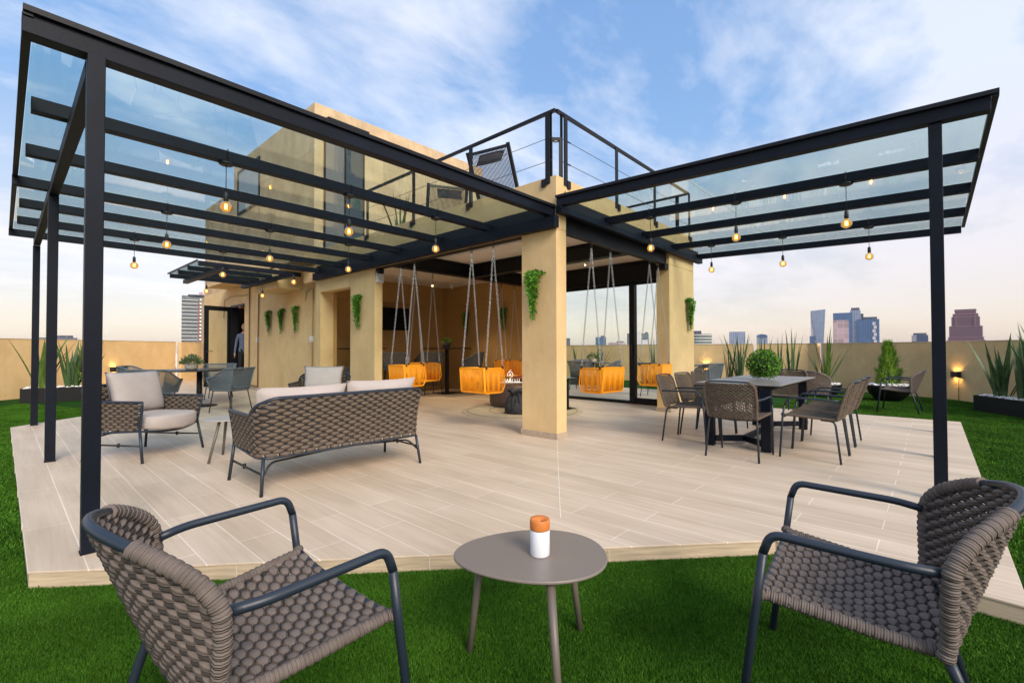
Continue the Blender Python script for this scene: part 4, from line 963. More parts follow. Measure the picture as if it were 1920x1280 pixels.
def text(body,size,m,parent,loc,rot,ext=.006,name='lettering'):
    cu=bpy.data.curves.new(name,'FONT'); cu.body=body; cu.size=size; cu.extrude=ext; cu.space_character=1.05
    o=bpy.data.objects.new(name,cu); COL.objects.link(o); dg=bpy.context.evaluated_depsgraph_get(); me=bpy.data.meshes.new_from_object(o.evaluated_get(dg)); bpy.data.objects.remove(o)
    me.materials.append(M[m]); o=bpy.data.objects.new(name,me); COL.objects.link(o); o.parent=parent; o.location=loc; o.rotation_euler=rot; return o
t=thing('letter_sign','small white letter sign with a round emblem standing on the ottoman','sign',(1.98,2.62,.497),R(-48))
text('HARI LU',.088,'sign',t,(-.15,0,.012),(R(90),0,0),.005,'letters')
a=MB(); a.box((-.2,-.02,-.0),(.36,.02,.008)); a.build('base','sign',t)
a=MB(); a.tube([(.055*math.cos(q)+.0,0,.155+.05*math.sin(q)) for q in np.linspace(-1.2,3.9,18)],.006,6); a.tube([(0,0,.09),(.0,0,.105)],.006,6); a.tube([(-.02,0,.20),(-.005,0,.235),(.02,0,.245)],.005,6); a.sphere((0,0,.15),.02,8,6); a.tube([(0,0,.008),(0,0,.10)],.003,5); a.build('emblem','sign',t)

# ================================================================== SWINGS
def chain(mb,a,b,Lk=.043,Wd=.012,wr=.0042):
    a=Vector(a);b=Vector(b);d_=(b-a); n=int(d_.length/.0335); d_.normalize(); s1=d_.cross(Vector((.3,1,.1))).normalized(); s2=d_.cross(s1)
    for i in range(n):
        c=a+d_*(.0335*(i+.5)); w=s1 if i%2 else s2; pts=[]
        for k in range(8):
            q=2*PI*k/8; pts.append(c+d_*(math.cos(q)*(Lk/2-.006 if abs(math.cos(q))>.5 else Lk/3))+w*math.sin(q)*Wd)
        mb.tube(pts,wr,4,closed=True)
def swing(label,loc,rz,zb=.53,ztop=2.69,grp='orange corded swings on chains'):
    t=thing('swing_seat',label,'swing',loc,rz,grp); hx,hy,hz=.20,.245,.355
    def P(nm,frame,cords):
        mb=MB(); mb.tube(frame,.0085,7,closed=True)
        for p,q in cords: mb.tube([p,q],.0056,5)
        return mb.build(nm,'orange',t)
    n=27
    def ys(i,n=n,h=hy-.006): return -h+2*h*i/(n-1)
    back=[(-hx-.02,-hy,zb+hz),(-hx-.02,hy,zb+hz),(-hx+.01,hy,zb+.01),(-hx+.01,-hy,zb+.01)]
    P('back_panel',fillet(back+[back[0]],.03,4)[:-1],[((-hx-.02,ys(i),zb+hz),(-hx+.01,ys(i)+.012*math.sin(i*.9),zb+.01)) for i in range(n)])
    for s in (-1,1):
        fr=fillet([(-hx,s*hy,zb+hz-.002),(hx-.01,s*hy,zb+hz-.01),(hx+.02,s*hy,zb+.10),(hx-.04,s*hy,zb+.0),(-hx+.02,s*hy,zb+.0),(-hx,s*hy,zb+hz-.002)],.035,4)[:-1]
        m_=20; P('side_panel',fr,[((-hx+.01+(2*hx-.03)*i/(m_-1),s*hy,zb+hz-.004),(-hx+.03+(2*hx-.06)*i/(m_-1)+.010*math.sin(i*1.1),s*hy,zb+.002)) for i in range(m_)])
    P('seat',[(-hx+.02,-hy+.012,zb+.005),(hx-.03,-hy+.012,zb+.005),(hx-.03,hy-.012,zb+.005),(-hx+.02,hy-.012,zb+.005)],[((-hx+.02,ys(i,34,hy-.02),zb+.005),(hx-.03,ys(i,34,hy-.02),zb+.005)) for i in range(34)])
    for s in (-1,1):
        for x in (-.165,.165):
            mb=MB(); mb.box((x-.012,s*hy-.012,zb+hz-.016),(x+.012,s*hy+.012,zb+hz+.012)); mb.tube([(x+.012*math.cos(q),s*hy,zb+hz+.018+.016*math.sin(q)) for q in np.linspace(0,2*PI,9)[:-1]],.0035,5,closed=True); mb.build('clamp','alublack',t)
    for s in (-1,1):
        top=Vector((0,s*.225,ztop-.10))
        for x in (-.165,.165):
            mb=MB(); bt=Vector((x,s*hy,zb+hz+.10)); chain(mb,top,bt); 
            e=Vector((x,s*hy,zb+hz+.03)); pts=[]
            for k in range(12):
                q=2*PI*k/12; pts.append((bt+e)/2+Vector((0,0,1))*math.cos(q)*.044+Vector((1,0,0))*math.sin(q)*.013)
            mb.tube(pts,.004,5,closed=True); mb.build('chain','chain',t)
        mb=MB(); mb.tube([(0,s*.225,ztop),(0,s*.225,ztop-.04)],.006,6); 
        mb.tube([(.012*math.sin(2*PI*k/12),s*.225,ztop-.065+.034*math.cos(2*PI*k/12)) for k in range(12)],.005,5,closed=True); mb.build('hook','alublack',t)
    return t
s0=swing('orange corded swing nearest the central pillar under the left beam',(-.05,1.31,0),0)
for (x,y,a,lb) in ((-.05,3.17,-4,'orange corded swing farther along the left beam, partly behind the sofa pillow'),(.86,3.89,-82,'orange corded swing hanging inside the room just behind the second left swing'),(3.30,3.89,-90,'orange corded swing in the far shaded corner beside the white sign'),
    (1.13,.03,84,'orange corded swing under the right beam next to the central pillar'),(2.87,.03,96,'orange corded swing under the right beam next to the right pillar')):
    dup(s0,(x,y,0),R(a),lb)
# ================================================================== PENDANTS
def pendant(label,loc,rod=.40):
    t=thing('pendant_lamp',label,'pendant lamp',loc,0,'amber globe pendants under the glass roofs')
    a=MB(); a.tube([(0,-.052,-.004),(0,-.052,.112),(0,.052,.112),(0,.052,-.004)],.0035,5); a.build('flex','alublack',t)
    a=MB(); a.lathe([(0,0),(.062,0),(.062,-.012),(.05,-.02),(0,-.021)],24); a.build('ceiling_plate','alublack',t)
    a=MB(); a.tube([(0,0,-.021),(0,0,-rod+.135)],.0035,6); a.build('cord','alublack',t)
    a=MB(); a.lathe([(0,.135),(.010,.135),(.019,.12),(.0205,.055),(.017,.05),(0,.05)],16,(0,0,-rod)); a.build('socket','alublack',t)
    a=MB(); a.lathe([(.015,.052),(.019,.044),(.036,.034),(.049,.013),(.052,-.005),(.047,-.026),(.031,-.043),(.013,-.052),(.001,-.053)],20,(0,0,-rod)); g=a.build('bulb','bulb',t)
    a=MB(); 
    for k in range(4):
        q=PI/2*k; a.tube([(.008*math.cos(q),.008*math.sin(q),.022),(.011*math.cos(q+.4),.011*math.sin(q+.4),-.022)],.0030,5)
    a.sphere((0,0,.0),.0115,10,8,(1,1,1.5)); o=a.build('filament','fil',g); o.location=(0,0,-rod)
    return t
names={1.22:'second rafter of the left pergola',3.48:'fourth rafter of the left pergola',5.58:'sixth rafter of the left pergola'}
xn={-3.40:'nearest the posts',-2.19:'in the middle of its row',-.98:'nearest the pavilion'}
p0=None
for y in (1.22,3.48,5.58):
    for x in (-3.40,-2.19,-.98):
        lb='amber globe bulb on the %s, %s'%(names[y],xn[x].replace('in the middle of its row','mid-row'))
        if p0 is None: p0=pendant(lb,(x,y,2.86))
        else: dup(p0,(x,y,2.86),label=lb)
p1=None
for x,rn in ((1.20,'second rafter of the right pergola'),(3.56,'fourth rafter of the right pergola')):
    for y,xx in ((-.71,'nearest the pavilion'),(-1.81,'mid-row'),(-2.90,'nearest the post')): 
        lb='amber globe bulb on the %s, %s'%(rn,xx)
        if p1 is None: p1=pendant(lb,(x,y,rz_(y)-.003),.42); p1.rotation_euler=(0,0,PI/2)
        else: dup(p1,(x,y,rz_(y)-.003),label=lb)
dup(p0,(-1.75,8.25,2.84),label='amber globe bulb under the small door canopy, at its outer side')
dup(p0,(-.60,8.25,2.84),label='amber globe bulb under the small door canopy, beside the duct box')
# loops of flex round the rafters above the plates
mbs=None
# ================================================================== PLANTS
rnd=random.Random(11)
def fern(label,loc,rz,seed,m='fern',L=.66):
    rn=random.Random(seed); mb=MB(); n=34; lean=rn.uniform(-.04,.04)
    for k in range(n):
        y0=rn.uniform(-.13,.13); out=rn.uniform(.02,.15); ln=L*rn.uniform(.35,1.1)*(1-.45*(abs(y0-lean)/.16)**1.3); yd=-y0*.4+lean*.7+rn.uniform(-.03,.03)
        prev=None; m_=int(ln/.022)
        for i in range(m_):
            t=i/m_; x=-out*min(1,t*5)*(1-.6*t)-.012; y=y0*(1-t*.65*ln/L)+yd*min(1,t*3); z=.05*(1-(y0/.13)**2)+.03*math.sin(min(1,t*4)*PI)-ln*t**1.1
            c=Vector((x,y,z))
            for s in (-1,1):
                d_=Vector((rn.uniform(-.7,.25),s*rn.uniform(.4,1),rn.uniform(-1,.25))).normalized(); w=d_.cross(Vector((-1,0,rn.uniform(-.6,.6)))).normalized()*rn.uniform(.007,.013); l_=rn.uniform(.03,.065)
                mb.add([c,c+d_*l_*.5+w,c+d_*l_,c+d_*l_*.5-w],[(0,1,2,3)])
    o=mb.build('hanging_fern',m,None,loc,rz); return tag(o,label,'hanging plant','artificial hanging ferns on the walls')
fern('bushy hanging fern on the planter wall, nearest the glass door',(.195,9.92,2.17),0,1)
fern('narrow hanging fern in the middle of the three on the planter wall',(.195,9.02,2.17),0,2)
fern('hanging fern nearest the doorway corner on the planter wall',(.195,8.16,2.18),0,3)
fern('hanging fern on the pillar between the doorway and the swings',(-.005,4.86,2.18),0,4)
fern('hanging fern on the central pillar of the pavilion',(-.005,.33,2.14),0,5)
fern('hanging fern on the front of the right pillar',(4.28,-.005,2.09),R(90),6)
fern('dark hanging fern on the inner wall behind the nearest left swing',(4.262,6.39,2.16),0,7)
fern('dark hanging fern on the inner wall beside the central pillar',(4.262,4.90,2.20),0,8)
def clump(label,loc,seed,n,L,w,spread=.5,m='leaf',cat='plant',grp='spear-leaved plants in the planters',rad=.13,name='spear_plant',bend=.12):
    rn=random.Random(seed); random.seed(seed); mb=MB()
    for k in range(n):
        a=rn.uniform(0,2*PI); tilt=rn.uniform(.03,spread)*(1 if k>n*.4 else .45); l_=L*rn.uniform(.5,1.05); d_=Vector((math.cos(a)*math.sin(tilt),math.sin(a)*math.sin(tilt),math.cos(tilt)))
        b=Vector((math.cos(a),math.sin(a),-.15))*rn.uniform(0,bend)
        sd=Vector((-math.sin(a)+rn.uniform(-.5,.5),math.cos(a)+rn.uniform(-.5,.5),0))
        mb.leaf((math.cos(a)*rn.uniform(0,rad),math.sin(a)*rn.uniform(0,rad),0),d_,l_,w*rn.uniform(.7,1.15),b,7,.16,side=sd)
    return tag(mb.build(name,m,None,loc),label,cat,grp)
def pebbles(mb,fn,n,r,rn):
    for k in range(n):
        x,y,z=fn(rn); q=r*rn.uniform(.6,1.15); mb.sphere((x,y,z),q,7,5,(rn.uniform(.8,1.3),rn.uniform(.8,1.2),rn.uniform(.5,.75)))
def box_planter(label,loc,rz,L_,W_,H_,npb=150,grp='long black planters'):
    t=thing('planter',label,'planter',loc,rz,grp); a=MB(); th=.014
    a.box((0,0,0),(L_,th,H_)); a.box((0,W_-th,0),(L_,W_,H_)); a.box((0,th,0),(th,W_-th,H_)); a.box((L_-th,th,0),(L_,W_-th,H_)); a.box((th,th,.01),(L_-th,W_-th,.03)); a.build('box','pot',t,bevel=.003)
    rn=random.Random(len(label)); a=MB(); a.box((th,th,H_-.09),(L_-th,W_-th,H_-.035)); a.build('soil','wood',t)
    a=MB(); pebbles(a,lambda r:(r.uniform(.05,L_-.05),r.uniform(.05,W_-.05),H_-.005+r.uniform(-.01,.025)),npb,.034,rn); tag(a.build('pebbles','stone',t),kind='stuff'); return t
box_planter('long black planter of white pebbles and spear leaves by the left parapet',(-4.47,12.08,-.09),R(-6),1.30,.38,.345,110)
clump('leaning spear-leaved plant between the two thin left posts',(-4.10,12.22,.22),21,16,1.35,.12,.5,'leaf2',bend=.2)
clump('tall spear-leaved plant at the right end of the left planter',(-3.60,12.18,.22),22,20,1.45,.12,.45,'leaf',bend=.18)
clump('slim spear-leaved plant behind the thick left post',(-3.30,12.12,.22),23,14,1.25,.10,.45,'leaf2',bend=.1)
ang=math.atan2(-.505,-.863)
box_planter('long black planter of white pebbles and spear leaves at the far right edge',(8.33,-4.14,-.09),ang,2.5,.42,.31,300)
def rp(u,v): return (8.33+math.cos(ang)*u-math.sin(ang)*v*1,-4.14+math.sin(ang)*u+math.cos(ang)*v)
for i,(u,h,n) in enumerate(((.42,1.05,13),(.85,.95,11),(1.25,1.10,12),(1.75,1.1,11))):
    x,y=rp(u,.21); clump(('first','second','third','fourth')[i]+' dark spear-leaved clump from the left in the right-edge planter',(x,y,.17),31+i,n+5,h*1.3,.092,.40,'leaf',bend=.14)
def bowl(label,loc,r,h,seed):
    t=thing('bowl_planter',label,'planter',loc,0,'round black bowl planters'); a=MB(); a.lathe([(0,0),(r*.42,0),(r*.62,h*.16),(r*.86,h*.5),(r*.98,h*.88),(r,h),(r*.95,h),(r*.9,h*.9),(0,h*.86)],40); a.build('bowl','pot',t)
    rn=random.Random(seed); a=MB(); 
    def f(r_): q=r*.86*math.sqrt(r_.random()); an=r_.uniform(0,2*PI); return (q*math.cos(an),q*math.sin(an),h-.005+r_.uniform(-.01,.03))
    pebbles(a,f,110,.036,rn); tag(a.build('pebbles','stone',t),kind='stuff'); return t
bowl('round black bowl planter holding the cypress by the right parapet',(9.37,-2.77,-.09),.45,.38,1)
bowl('smaller black bowl planter with spear leaves behind the dining table',(9.45,-1.50,-.09),.36,.34,2)
clump('leaning spear leaves behind the table, left of the first slit',(9.98,.95,.0),61,14,1.55,.055,.5,'leaf',bend=.08)
clump('slim spear leaves behind the table between the two parapet slits',(10.95,-.12,.0),62,14,1.60,.055,.46,'leaf',bend=.08)
clump('crossing spear leaves in the smaller bowl behind the dining table',(9.45,-1.50,.24),41,17,1.50,.055,.50,'leaf2',bend=.1)
box_planter('black planter behind the dining table, near the first parapet slit',(9.45,.60,-.09),R(-50),1.2,.34,.30,50)
clump('spear-leaved clump left of the boxwood ball, by the first slit',(9.75,.62,.2),42,19,1.55,.055,.46,'leaf',bend=.08)
clump('low spear-leaved clump hidden behind the boxwood ball',(10.2,.15,.2),47,14,1.35,.055,.5,'leaf',bend=.08)
box_planter('black planter behind the dining table, near the second parapet slit',(10.5,-.25,-.09),R(-60),.9,.34,.30,40)
clump('spear-leaved clump right of the boxwood ball, by the second slit',(10.75,-.50,.2),43,18,1.60,.055,.42,'leaf',bend=.06)
box_planter('black planter seen through the glass behind the round table',(8.9,6.0,-.09),R(-50),1.4,.34,.30,50)
clump('small spear-leaved clump at the left edge of the glass wall view',(9.04,5.82,.2),44,10,1.15,.07,.5,'leaf',bend=.06)
clump('broad spear-leaved clump behind the potted plant through the glass',(9.50,5.28,.2),45,20,1.35,.065,.55,'leaf',bend=.06)
box_planter('black planter seen through the glass behind the right swing',(9.7,3.6,-.09),R(-60),.9,.34,.30,40)
clump('spreading spear-leaved clump behind the right swing through the glass',(9.90,3.33,.2),46,17,1.45,.06,.6,'leaf',bend=.08)
t=thing('flower_pot','small black tapered pot cut by the left edge of the photo','pot',(-5.05,12.55,-.09)); a=MB(); a.lathe([(0,0),(.15,0),(.22,.34),(.235,.34),(.235,.38),(.21,.38),(.2,.33),(0,.32)],4); a.build('pot','pot',t,rz=R(45))
# cypress
def cypress(label,loc,H,rw,seed):
    t=thing('cypress',label,'tree',loc); rn=random.Random(seed); a=MB(); a.tube([(0,0,0),(.01,0,H*.5),(0,0,H*.9)],.02,7,rf=lambda q:.022*(1-q)+.004); a.build('trunk','wood',t)
    a=MB()
    for k in range(1500):
        z=H*(.04+.92*rn.random()**1.1); prof=rw*(1-(z/H))**.75*(.7+.45*math.sin(z*23+rn.uniform(-.4,.4))*.35+.2); prof*=min(1,.55+z/H*3)
        q=prof*rn.uniform(.25,1)**.6; an=rn.uniform(0,2*PI); c=Vector((q*math.cos(an),q*math.sin(an),z))
        d_=Vector((math.cos(an)*rn.uniform(.15,.75),math.sin(an)*rn.uniform(.15,.75),1)).normalized(); l_=rn.uniform(.05,.12); sd=Vector((-math.sin(an)+rn.uniform(-.6,.6),math.cos(an)+rn.uniform(-.6,.6),rn.uniform(-.2,.2))).normalized()
        for j in range(3):
            dd=(d_+sd*rn.uniform(-.5,.5)).normalized(); w=dd.cross(Vector((math.cos(an+.6),math.sin(an+.6),0))).normalized()*.006; s_=c+d_*l_*j*.25
            a.add([s_-w*.6,s_+dd*l_*.55-w,s_+dd*l_,s_+dd*l_*.55+w],[(0,1,2,3)])
    a.build('crown','cyp',t); return t
cypress('yellow-green cone cypress in the black bowl by the right parapet',(9.37,-2.77,.22),1.08,.30,5)
# boxwood ball
t=thing('boxwood_ball','round clipped boxwood ball on the dining table','plant',(1.86,-1.93,.749)); rn=random.Random(9)
a=MB(); a.sphere((0,0,.195),.165,16,12,(1,1,.96)); a.build('core',mat('boxwood_core',(.012,.035,.006),.9),t)
a=MB()
for k in range(2600):
    v=Vector((rn.gauss(0,1),rn.gauss(0,1),rn.gauss(0,1))).normalized(); 
    if v.z<-.88: continue
    c=Vector((0,0,.195))+v*rn.uniform(.155,.200)*Vector((1,1,.97)).x
    d_=(v+Vector((rn.uniform(-1,1),rn.uniform(-1,1),rn.uniform(-1,1)))*.9).normalized(); sd=d_.cross(v+Vector((.1,.2,.1))).normalized(); l_=rn.uniform(.016,.028); w=sd*l_*.33; nn=d_.cross(sd)*.003
    a.add([c,c+d_*l_*.45+w+nn,c+d_*l_,c+d_*l_*.45-w+nn],[(0,1,2,3)])
a.build('leaves','box',t)
def pot_plant(label,loc,rp_,hp,rc,hc,seed,pm,lm='sage',n=500):
    t=thing('potted_plant',label,'plant',loc,0); a=MB(); a.lathe([(0,0),(rp_*.8,0),(rp_,hp*.4),(rp_*.98,hp),(rp_*.9,hp),(rp_*.88,hp*.9),(0,hp*.88)],24); a.build('pot',pm,t); rn=random.Random(seed); a=MB()
    for k in range(n):
        v=Vector((rn.gauss(0,1),rn.gauss(0,1),abs(rn.gauss(0,1))-.15)).normalized(); c=Vector((v.x*rc,v.y*rc,hp+v.z*hc))*1.0; c=Vector((c.x*rn.uniform(.4,1),c.y*rn.uniform(.4,1),hp+(c.z-hp)*rn.uniform(.35,1)))
        d_=(v+Vector((rn.uniform(-1,1),rn.uniform(-1,1),rn.uniform(-.4,1)))*.6).normalized(); sd=d_.cross(Vector((rn.uniform(-1,1),rn.uniform(-1,1),rn.uniform(-1,1)))).normalized(); l_=rn.uniform(.03,.055); w=sd*l_*.2
        a.add([c,c+d_*l_*.5+w,c+d_*l_,c+d_*l_*.5-w],[(0,1,2,3)])
    a.build('foliage',lm,t); return t
wp=mat('whitewash_pot',(.50,.44,.37),.8,var=.15)
pot_plant('low bushy plant in a whitewashed pot on the large round table',(-2.18,7.55,.751),.115,.13,.20,.17,3,wp,n=900)
pot_plant('low bushy plant in a pale pot on the table behind the glass',(7.15,4.0,.751),.11,.13,.19,.16,4,wp,n=500)
pot_plant('small plant in a dark pot on the inner high table',(3.05,5.85,1.191),.11,.14,.13,.12,5,mat('mottled_pot',(.08,.07,.06),.8,var=.4,vscale=20),'fern',n=300)
# things on the roof terrace
clump('spear leaves on the roof terrace seen through the glass roof',(.95,4.9,3.40),51,16,1.15,.05,.45,'leaf',bend=.15)
t=thing('roof_planter','dark square planter on the roof terrace behind the railing','planter',(.95,4.9,3.101)); a=MB(); a.box((-.2,-.4,0),(.2,.4,.32)); a.build('box','pot',t,bevel=.004)
def rope_lounger(label,loc,rz):
    t=thing('roof_chair',label,'chair',loc,rz,'dark rope lounge chairs on the roof terrace'); 
    bl,bh=.36,.95
    def q(y,k): return Vector((-.25-.32*k,y,.33+.62*k))
    a=MB(); 
    for y in (-.33,.33): a.beam(q(y,-.15),q(y,1.04),.045,.03)
    a.beam(q(-.33,.99),q(.33,.99),.03,.03); a.beam(q(-.33,0),q(.33,0),.03,.03); a.build('back_frame','alublack',t)
    a=MB(); 
    for i in range(30): y=-.30+.6*i/29; a.tube([q(y,.01),q(y,.98)],.0058,5)
    a.build('back_cords',mat('dark_cord',(.03,.03,.032),.7) if 'dark_cord' not in bpy.data.materials else bpy.data.materials['dark_cord'],t)
    a=MB(); cushion(a,0,0,0,.44,.20,.06,8,8,.3); o=a.build('headrest','velvet',t); o.location=q(-.03,.84)+Vector((-.03,0,-.01)); o.rotation_euler=(R(90),0,0); o.rotation_euler=(0,R(-63),0); 
    o.scale=(.45,2.1,1)
    a=MB(); a.box((-.27,-.33,.30),(.38,-.29,.34)); a.box((-.27,.29,.30),(.38,.33,.34)); a.box((.34,-.289,.30),(.38,.289,.34)); a.box((-.25,-.28,.31),(.335,.28,.33)); a.build('seat','alublack',t)
    for x in (-.24,.34):
        for y in (-.31,.31): a=MB(); a.tube([(x,y,.30),(x*1.08,y,0)],.014,7); a.build('leg','alublack',t)
    return t
k0=rope_lounger('dark corded lounge chair leaning behind the roof railing, seen against the sky',(.86,1.62,3.1005),R(12)); k0.scale=(1.12,1.12,1.18)
dup(k0,(1.2,3.75,3.1005),R(60),'dark corded lounge chair on the roof terrace behind the glass roof')
# ================================================================== LAMPS
def sconce(label,loc,rz,cable=False):
    t=thing('wall_lamp',label,'wall lamp',loc,rz,'black up-and-down wall lamps on the parapets'); a=MB()
    a.box((-.10,-.09,-.065),(-.095,0,.065)); a.box((.095,-.09,-.065),(.10,0,.065)); a.box((-.0949,-.09,-.065),(.0949,-.085,.065)); a.box((-.0949,-.006,-.065),(.0949,-.001,.065)); a.build('housing','alublack',t)
    a=MB(); a.box((-.09,-.08,-.01),(.09,-.008,.01)); a.build('lens','ledon',t)
    if cable: a=MB(); a.tube([(.03,-.008,-.066),(.03,-.008,-.62)],.008,6); a.build('cable','conduitd',t)
    for s in (1,-1):
        l=bpy.data.lights.new('lamp_glow','SPOT'); l.energy=.8; l.color=(1,.58,.22); l.spot_size=R(150); l.spot_blend=.7; l.shadow_soft_size=.02; o=bpy.data.objects.new('lamp_glow',l); COL.objects.link(o); o.parent=t; o.location=(0,-.05,s*.07); o.rotation_euler=(0 if s<0 else PI,0,0)
la=math.atan2(16.85-10.13,-.50+9.3)
sconce('black box wall lamp glowing on the left parapet behind the lounge armchair',(-2.42+.0,15.38-.004,.55),la)
ra=math.atan2(-5.5+4.0,8-10.5)
sconce('black box wall lamp glowing on the right parapet with a cable below',(10.50,-3.985,.53),ra+R(-0),True)
sconce('black box wall lamp glowing behind the grey chair right of the pillar',(12.21-.01,2.45,.55),R(-85))
def spot(label,loc,rz,on=False,tilt=-50):
    t=thing('track_spotlight',label,'spotlight',loc,rz,'small white track spotlights inside the room'); a=MB(); a.box((-.018,-.018,-.05),(.018,.018,0)); a.build('stem','plastic',t)
    a=MB(); a.lathe([(.0,-.07),(.034,-.07),(.036,.05),(.030,.05),(.028,.03),(.0,.03)],16); o=a.build('head','plastic',t); o.location=(0,0,-.09); o.rotation_euler=(R(tilt)+PI,0,0)
    if on:
        a=MB(); a.sphere((0,0,.038),.022,10,6); b=a.build('lamp','ledon',o)
        l=bpy.data.lights.new('spot','SPOT'); l.energy=95; l.color=(1,.72,.42); l.spot_size=R(80); l.spot_blend=.8; l.shadow_soft_size=.03; s_=bpy.data.objects.new('spot',l); COL.objects.link(s_); s_.parent=t; s_.location=(0,-.04,-.17); s_.rotation_euler=(R(tilt+20),0,0)
def track(label,a_,b_):
    mb=MB(); mb.beam(a_,b_,.03,.025); return tag(mb.build('light_track','plastic'),label,'light track','white light tracks on the ceiling')
track('white light track on the ceiling in front of the television',(.6,6.3,2.97),(3.9,6.3,2.97))
track('white light track on the ceiling between the central pillar and the swings',(1.1,.6,2.97),(1.1,3.7,2.97))
track('white light track on the ceiling by the sliding glass',(3.1,.6,2.97),(3.1,3.6,2.97))
spot('lit spotlight left of the central pillar pointing at us',(1.1,1.30,2.958),R(120),True)
spot('lit spotlight right of the central pillar in front of the glass',(3.1,1.55,2.958),R(200),True)
spot('unlit spotlight just right of the central pillar',(3.1,2.75,2.958),R(150))
spot('white spotlight at the left end of the far track',(.95,6.3,2.958),R(10),True,-45)
spot('white spotlight in the middle of the far track',(1.9,6.3,2.958),R(-30),False)
spot('white spotlight above the high table on the far track',(2.9,6.3,2.958),R(20),True,-45)
spot('white spotlight at the right end of the far track',(3.6,6.3,2.958),R(60),False)
# ================================================================== PERSON in the doorway
def person(loc,rz):
    t=thing('person','man in a blue-grey shirt and dark trousers standing behind the open glass door','person',loc,rz)
    V_=[];E_=[];Rd=[]
    def v(p,r): V_.append(p); Rd.append(r); return len(V_)-1
    def ch(i,pts):
        for p,r in pts: j=v(p,r); E_.append((i,j)); i=j
        return i
    root=v((0,0,.95),(.15,.11)); 
    ws=ch(root,[((0,0,1.12),(.145,.10)),((0,.01,1.30),(.165,.115)),((0,.005,1.42),(.14,.095)),((0,0,1.50),(.062,.06)),((0,-.015,1.57),(.055,.058))])
    for s in (1,-1):
        ch(root,[((s*.09,0,.88),(.095,.095)),((s*.10,-.01,.50),(.062,.065)),((s*.105,.01,.28),(.055,.055)),((s*.105,.015,.09),(.04,.045)),((s*.11,-.10,.035),(.042,.03)),((s*.11,-.17,.03),(.03,.022))])
        e=ch(3 if True else 0,[((s*.17,.01,1.40),(.062,.06)),((s*.21,.02,1.25),(.047,.048)),((s*.235,.03,1.08),(.042,.042)),((s*.25,-.03,.92),(.033,.033)),((s*.255,-.07,.83),(.022,.025)),((s*.255,-.085,.79),(.030,.018))])
        for k,(dy,l) in enumerate(((-.025,.07),(-.008,.08),(.009,.075),(.024,.058))):
            ch(e,[((s*.256,-.09+dy,.765),(.009,.009)),((s*.257,-.095+dy,.765-l*.55),(.0085,.0085)),((s*.25,-.10+dy,.765-l),(.007,.007))])
        ch(e,[((s*.235,-.115,.80),(.011,.011)),((s*.225,-.135,.765),(.009,.009))])
    me=bpy.data.meshes.new('body'); me.from_pydata(V_,E_,[]); o=bpy.data.objects.new('body',me); COL.objects.link(o); o.parent=t
    sk_=o.modifiers.new('skin','SKIN'); 
    for i,r_ in enumerate(Rd): me.skin_vertices[0].data[i].radius=r_
    me.skin_vertices[0].data[0].use_root=True
    ss=o.modifiers.new('sub','SUBSURF'); ss.levels=ss.render_levels=1
    for m_ in ('skin','shirt','trous'): me.materials.append(M[m_])
    dg=bpy.context.evaluated_depsgraph_get(); m2=bpy.data.meshes.new_from_object(o.evaluated_get(dg)); 
    # head joined into the same mesh
    o2=bpy.data.objects.new('body',m2); COL.objects.link(o2); o2.parent=t; bpy.data.objects.remove(o)
    for mm in list(m2.materials): pass
    if len(m2.materials)<3:
        m2.materials.clear(); [m2.materials.append(M[q]) for q in ('skin','shirt','trous')]
    for p in m2.polygons:
        c=p.center; arm=abs(c.x)>.2; p.material_index=0 if (c.z>1.475 or (c.z<.86 and arm)) else (1 if c.z>.93 or (arm and c.z>.86) else 2); p.use_smooth=True
    a=MB(); n=18;m_=14
    vs=[];fs=[]
    for i in range(m_+1):
        th=PI*i/m_
        for k in range(n):
            an=2*PI*k/n; x=math.sin(th)*math.cos(an);y=math.sin(th)*math.sin(an);z=-math.cos(th)
            X=.075*x*(1-.16*max(0,-z));Y=.095*y; Z=.118*z
            fr=max(0,-y)
            if fr>.8 and abs(x)<.22: Y-=.022*math.exp(-((Z+.012)/.022)**2)*(1-abs(x)/.22)
            if fr>.6: Y+=.010*math.exp(-((Z-.012)/.012)**2)*math.exp(-((abs(x)-.36)/.16)**2); Y-=.006*math.exp(-((Z+.058)/.008)**2)*math.exp(-(x/.3)**2)
            vs.append((X,Y-.02,Z+1.68))
    for i in range(m_):
        for k in range(n): j=(k+1)%n; fs.append((i*n+k,i*n+j,(i+1)*n+j,(i+1)*n+k))
    a.add(vs,fs,True)
    for s in (-1,1): a.sphere((s*.077,-.005,1.675),.022,8,6,(.45,.8,1.3))
    h=a.build('head','skin',t)
    for s in (-1,1): b=MB(); b.sphere((s*.028,-.104,1.692),.0095,8,6); b.build('eye','tv',h)
    a=MB(); a.sphere((0,.008,1.715),.1,16,10,(.84,1.0,.92)); a.build('hair','hair',h)
    return t
person((.47,12.80,.20),R(-22))
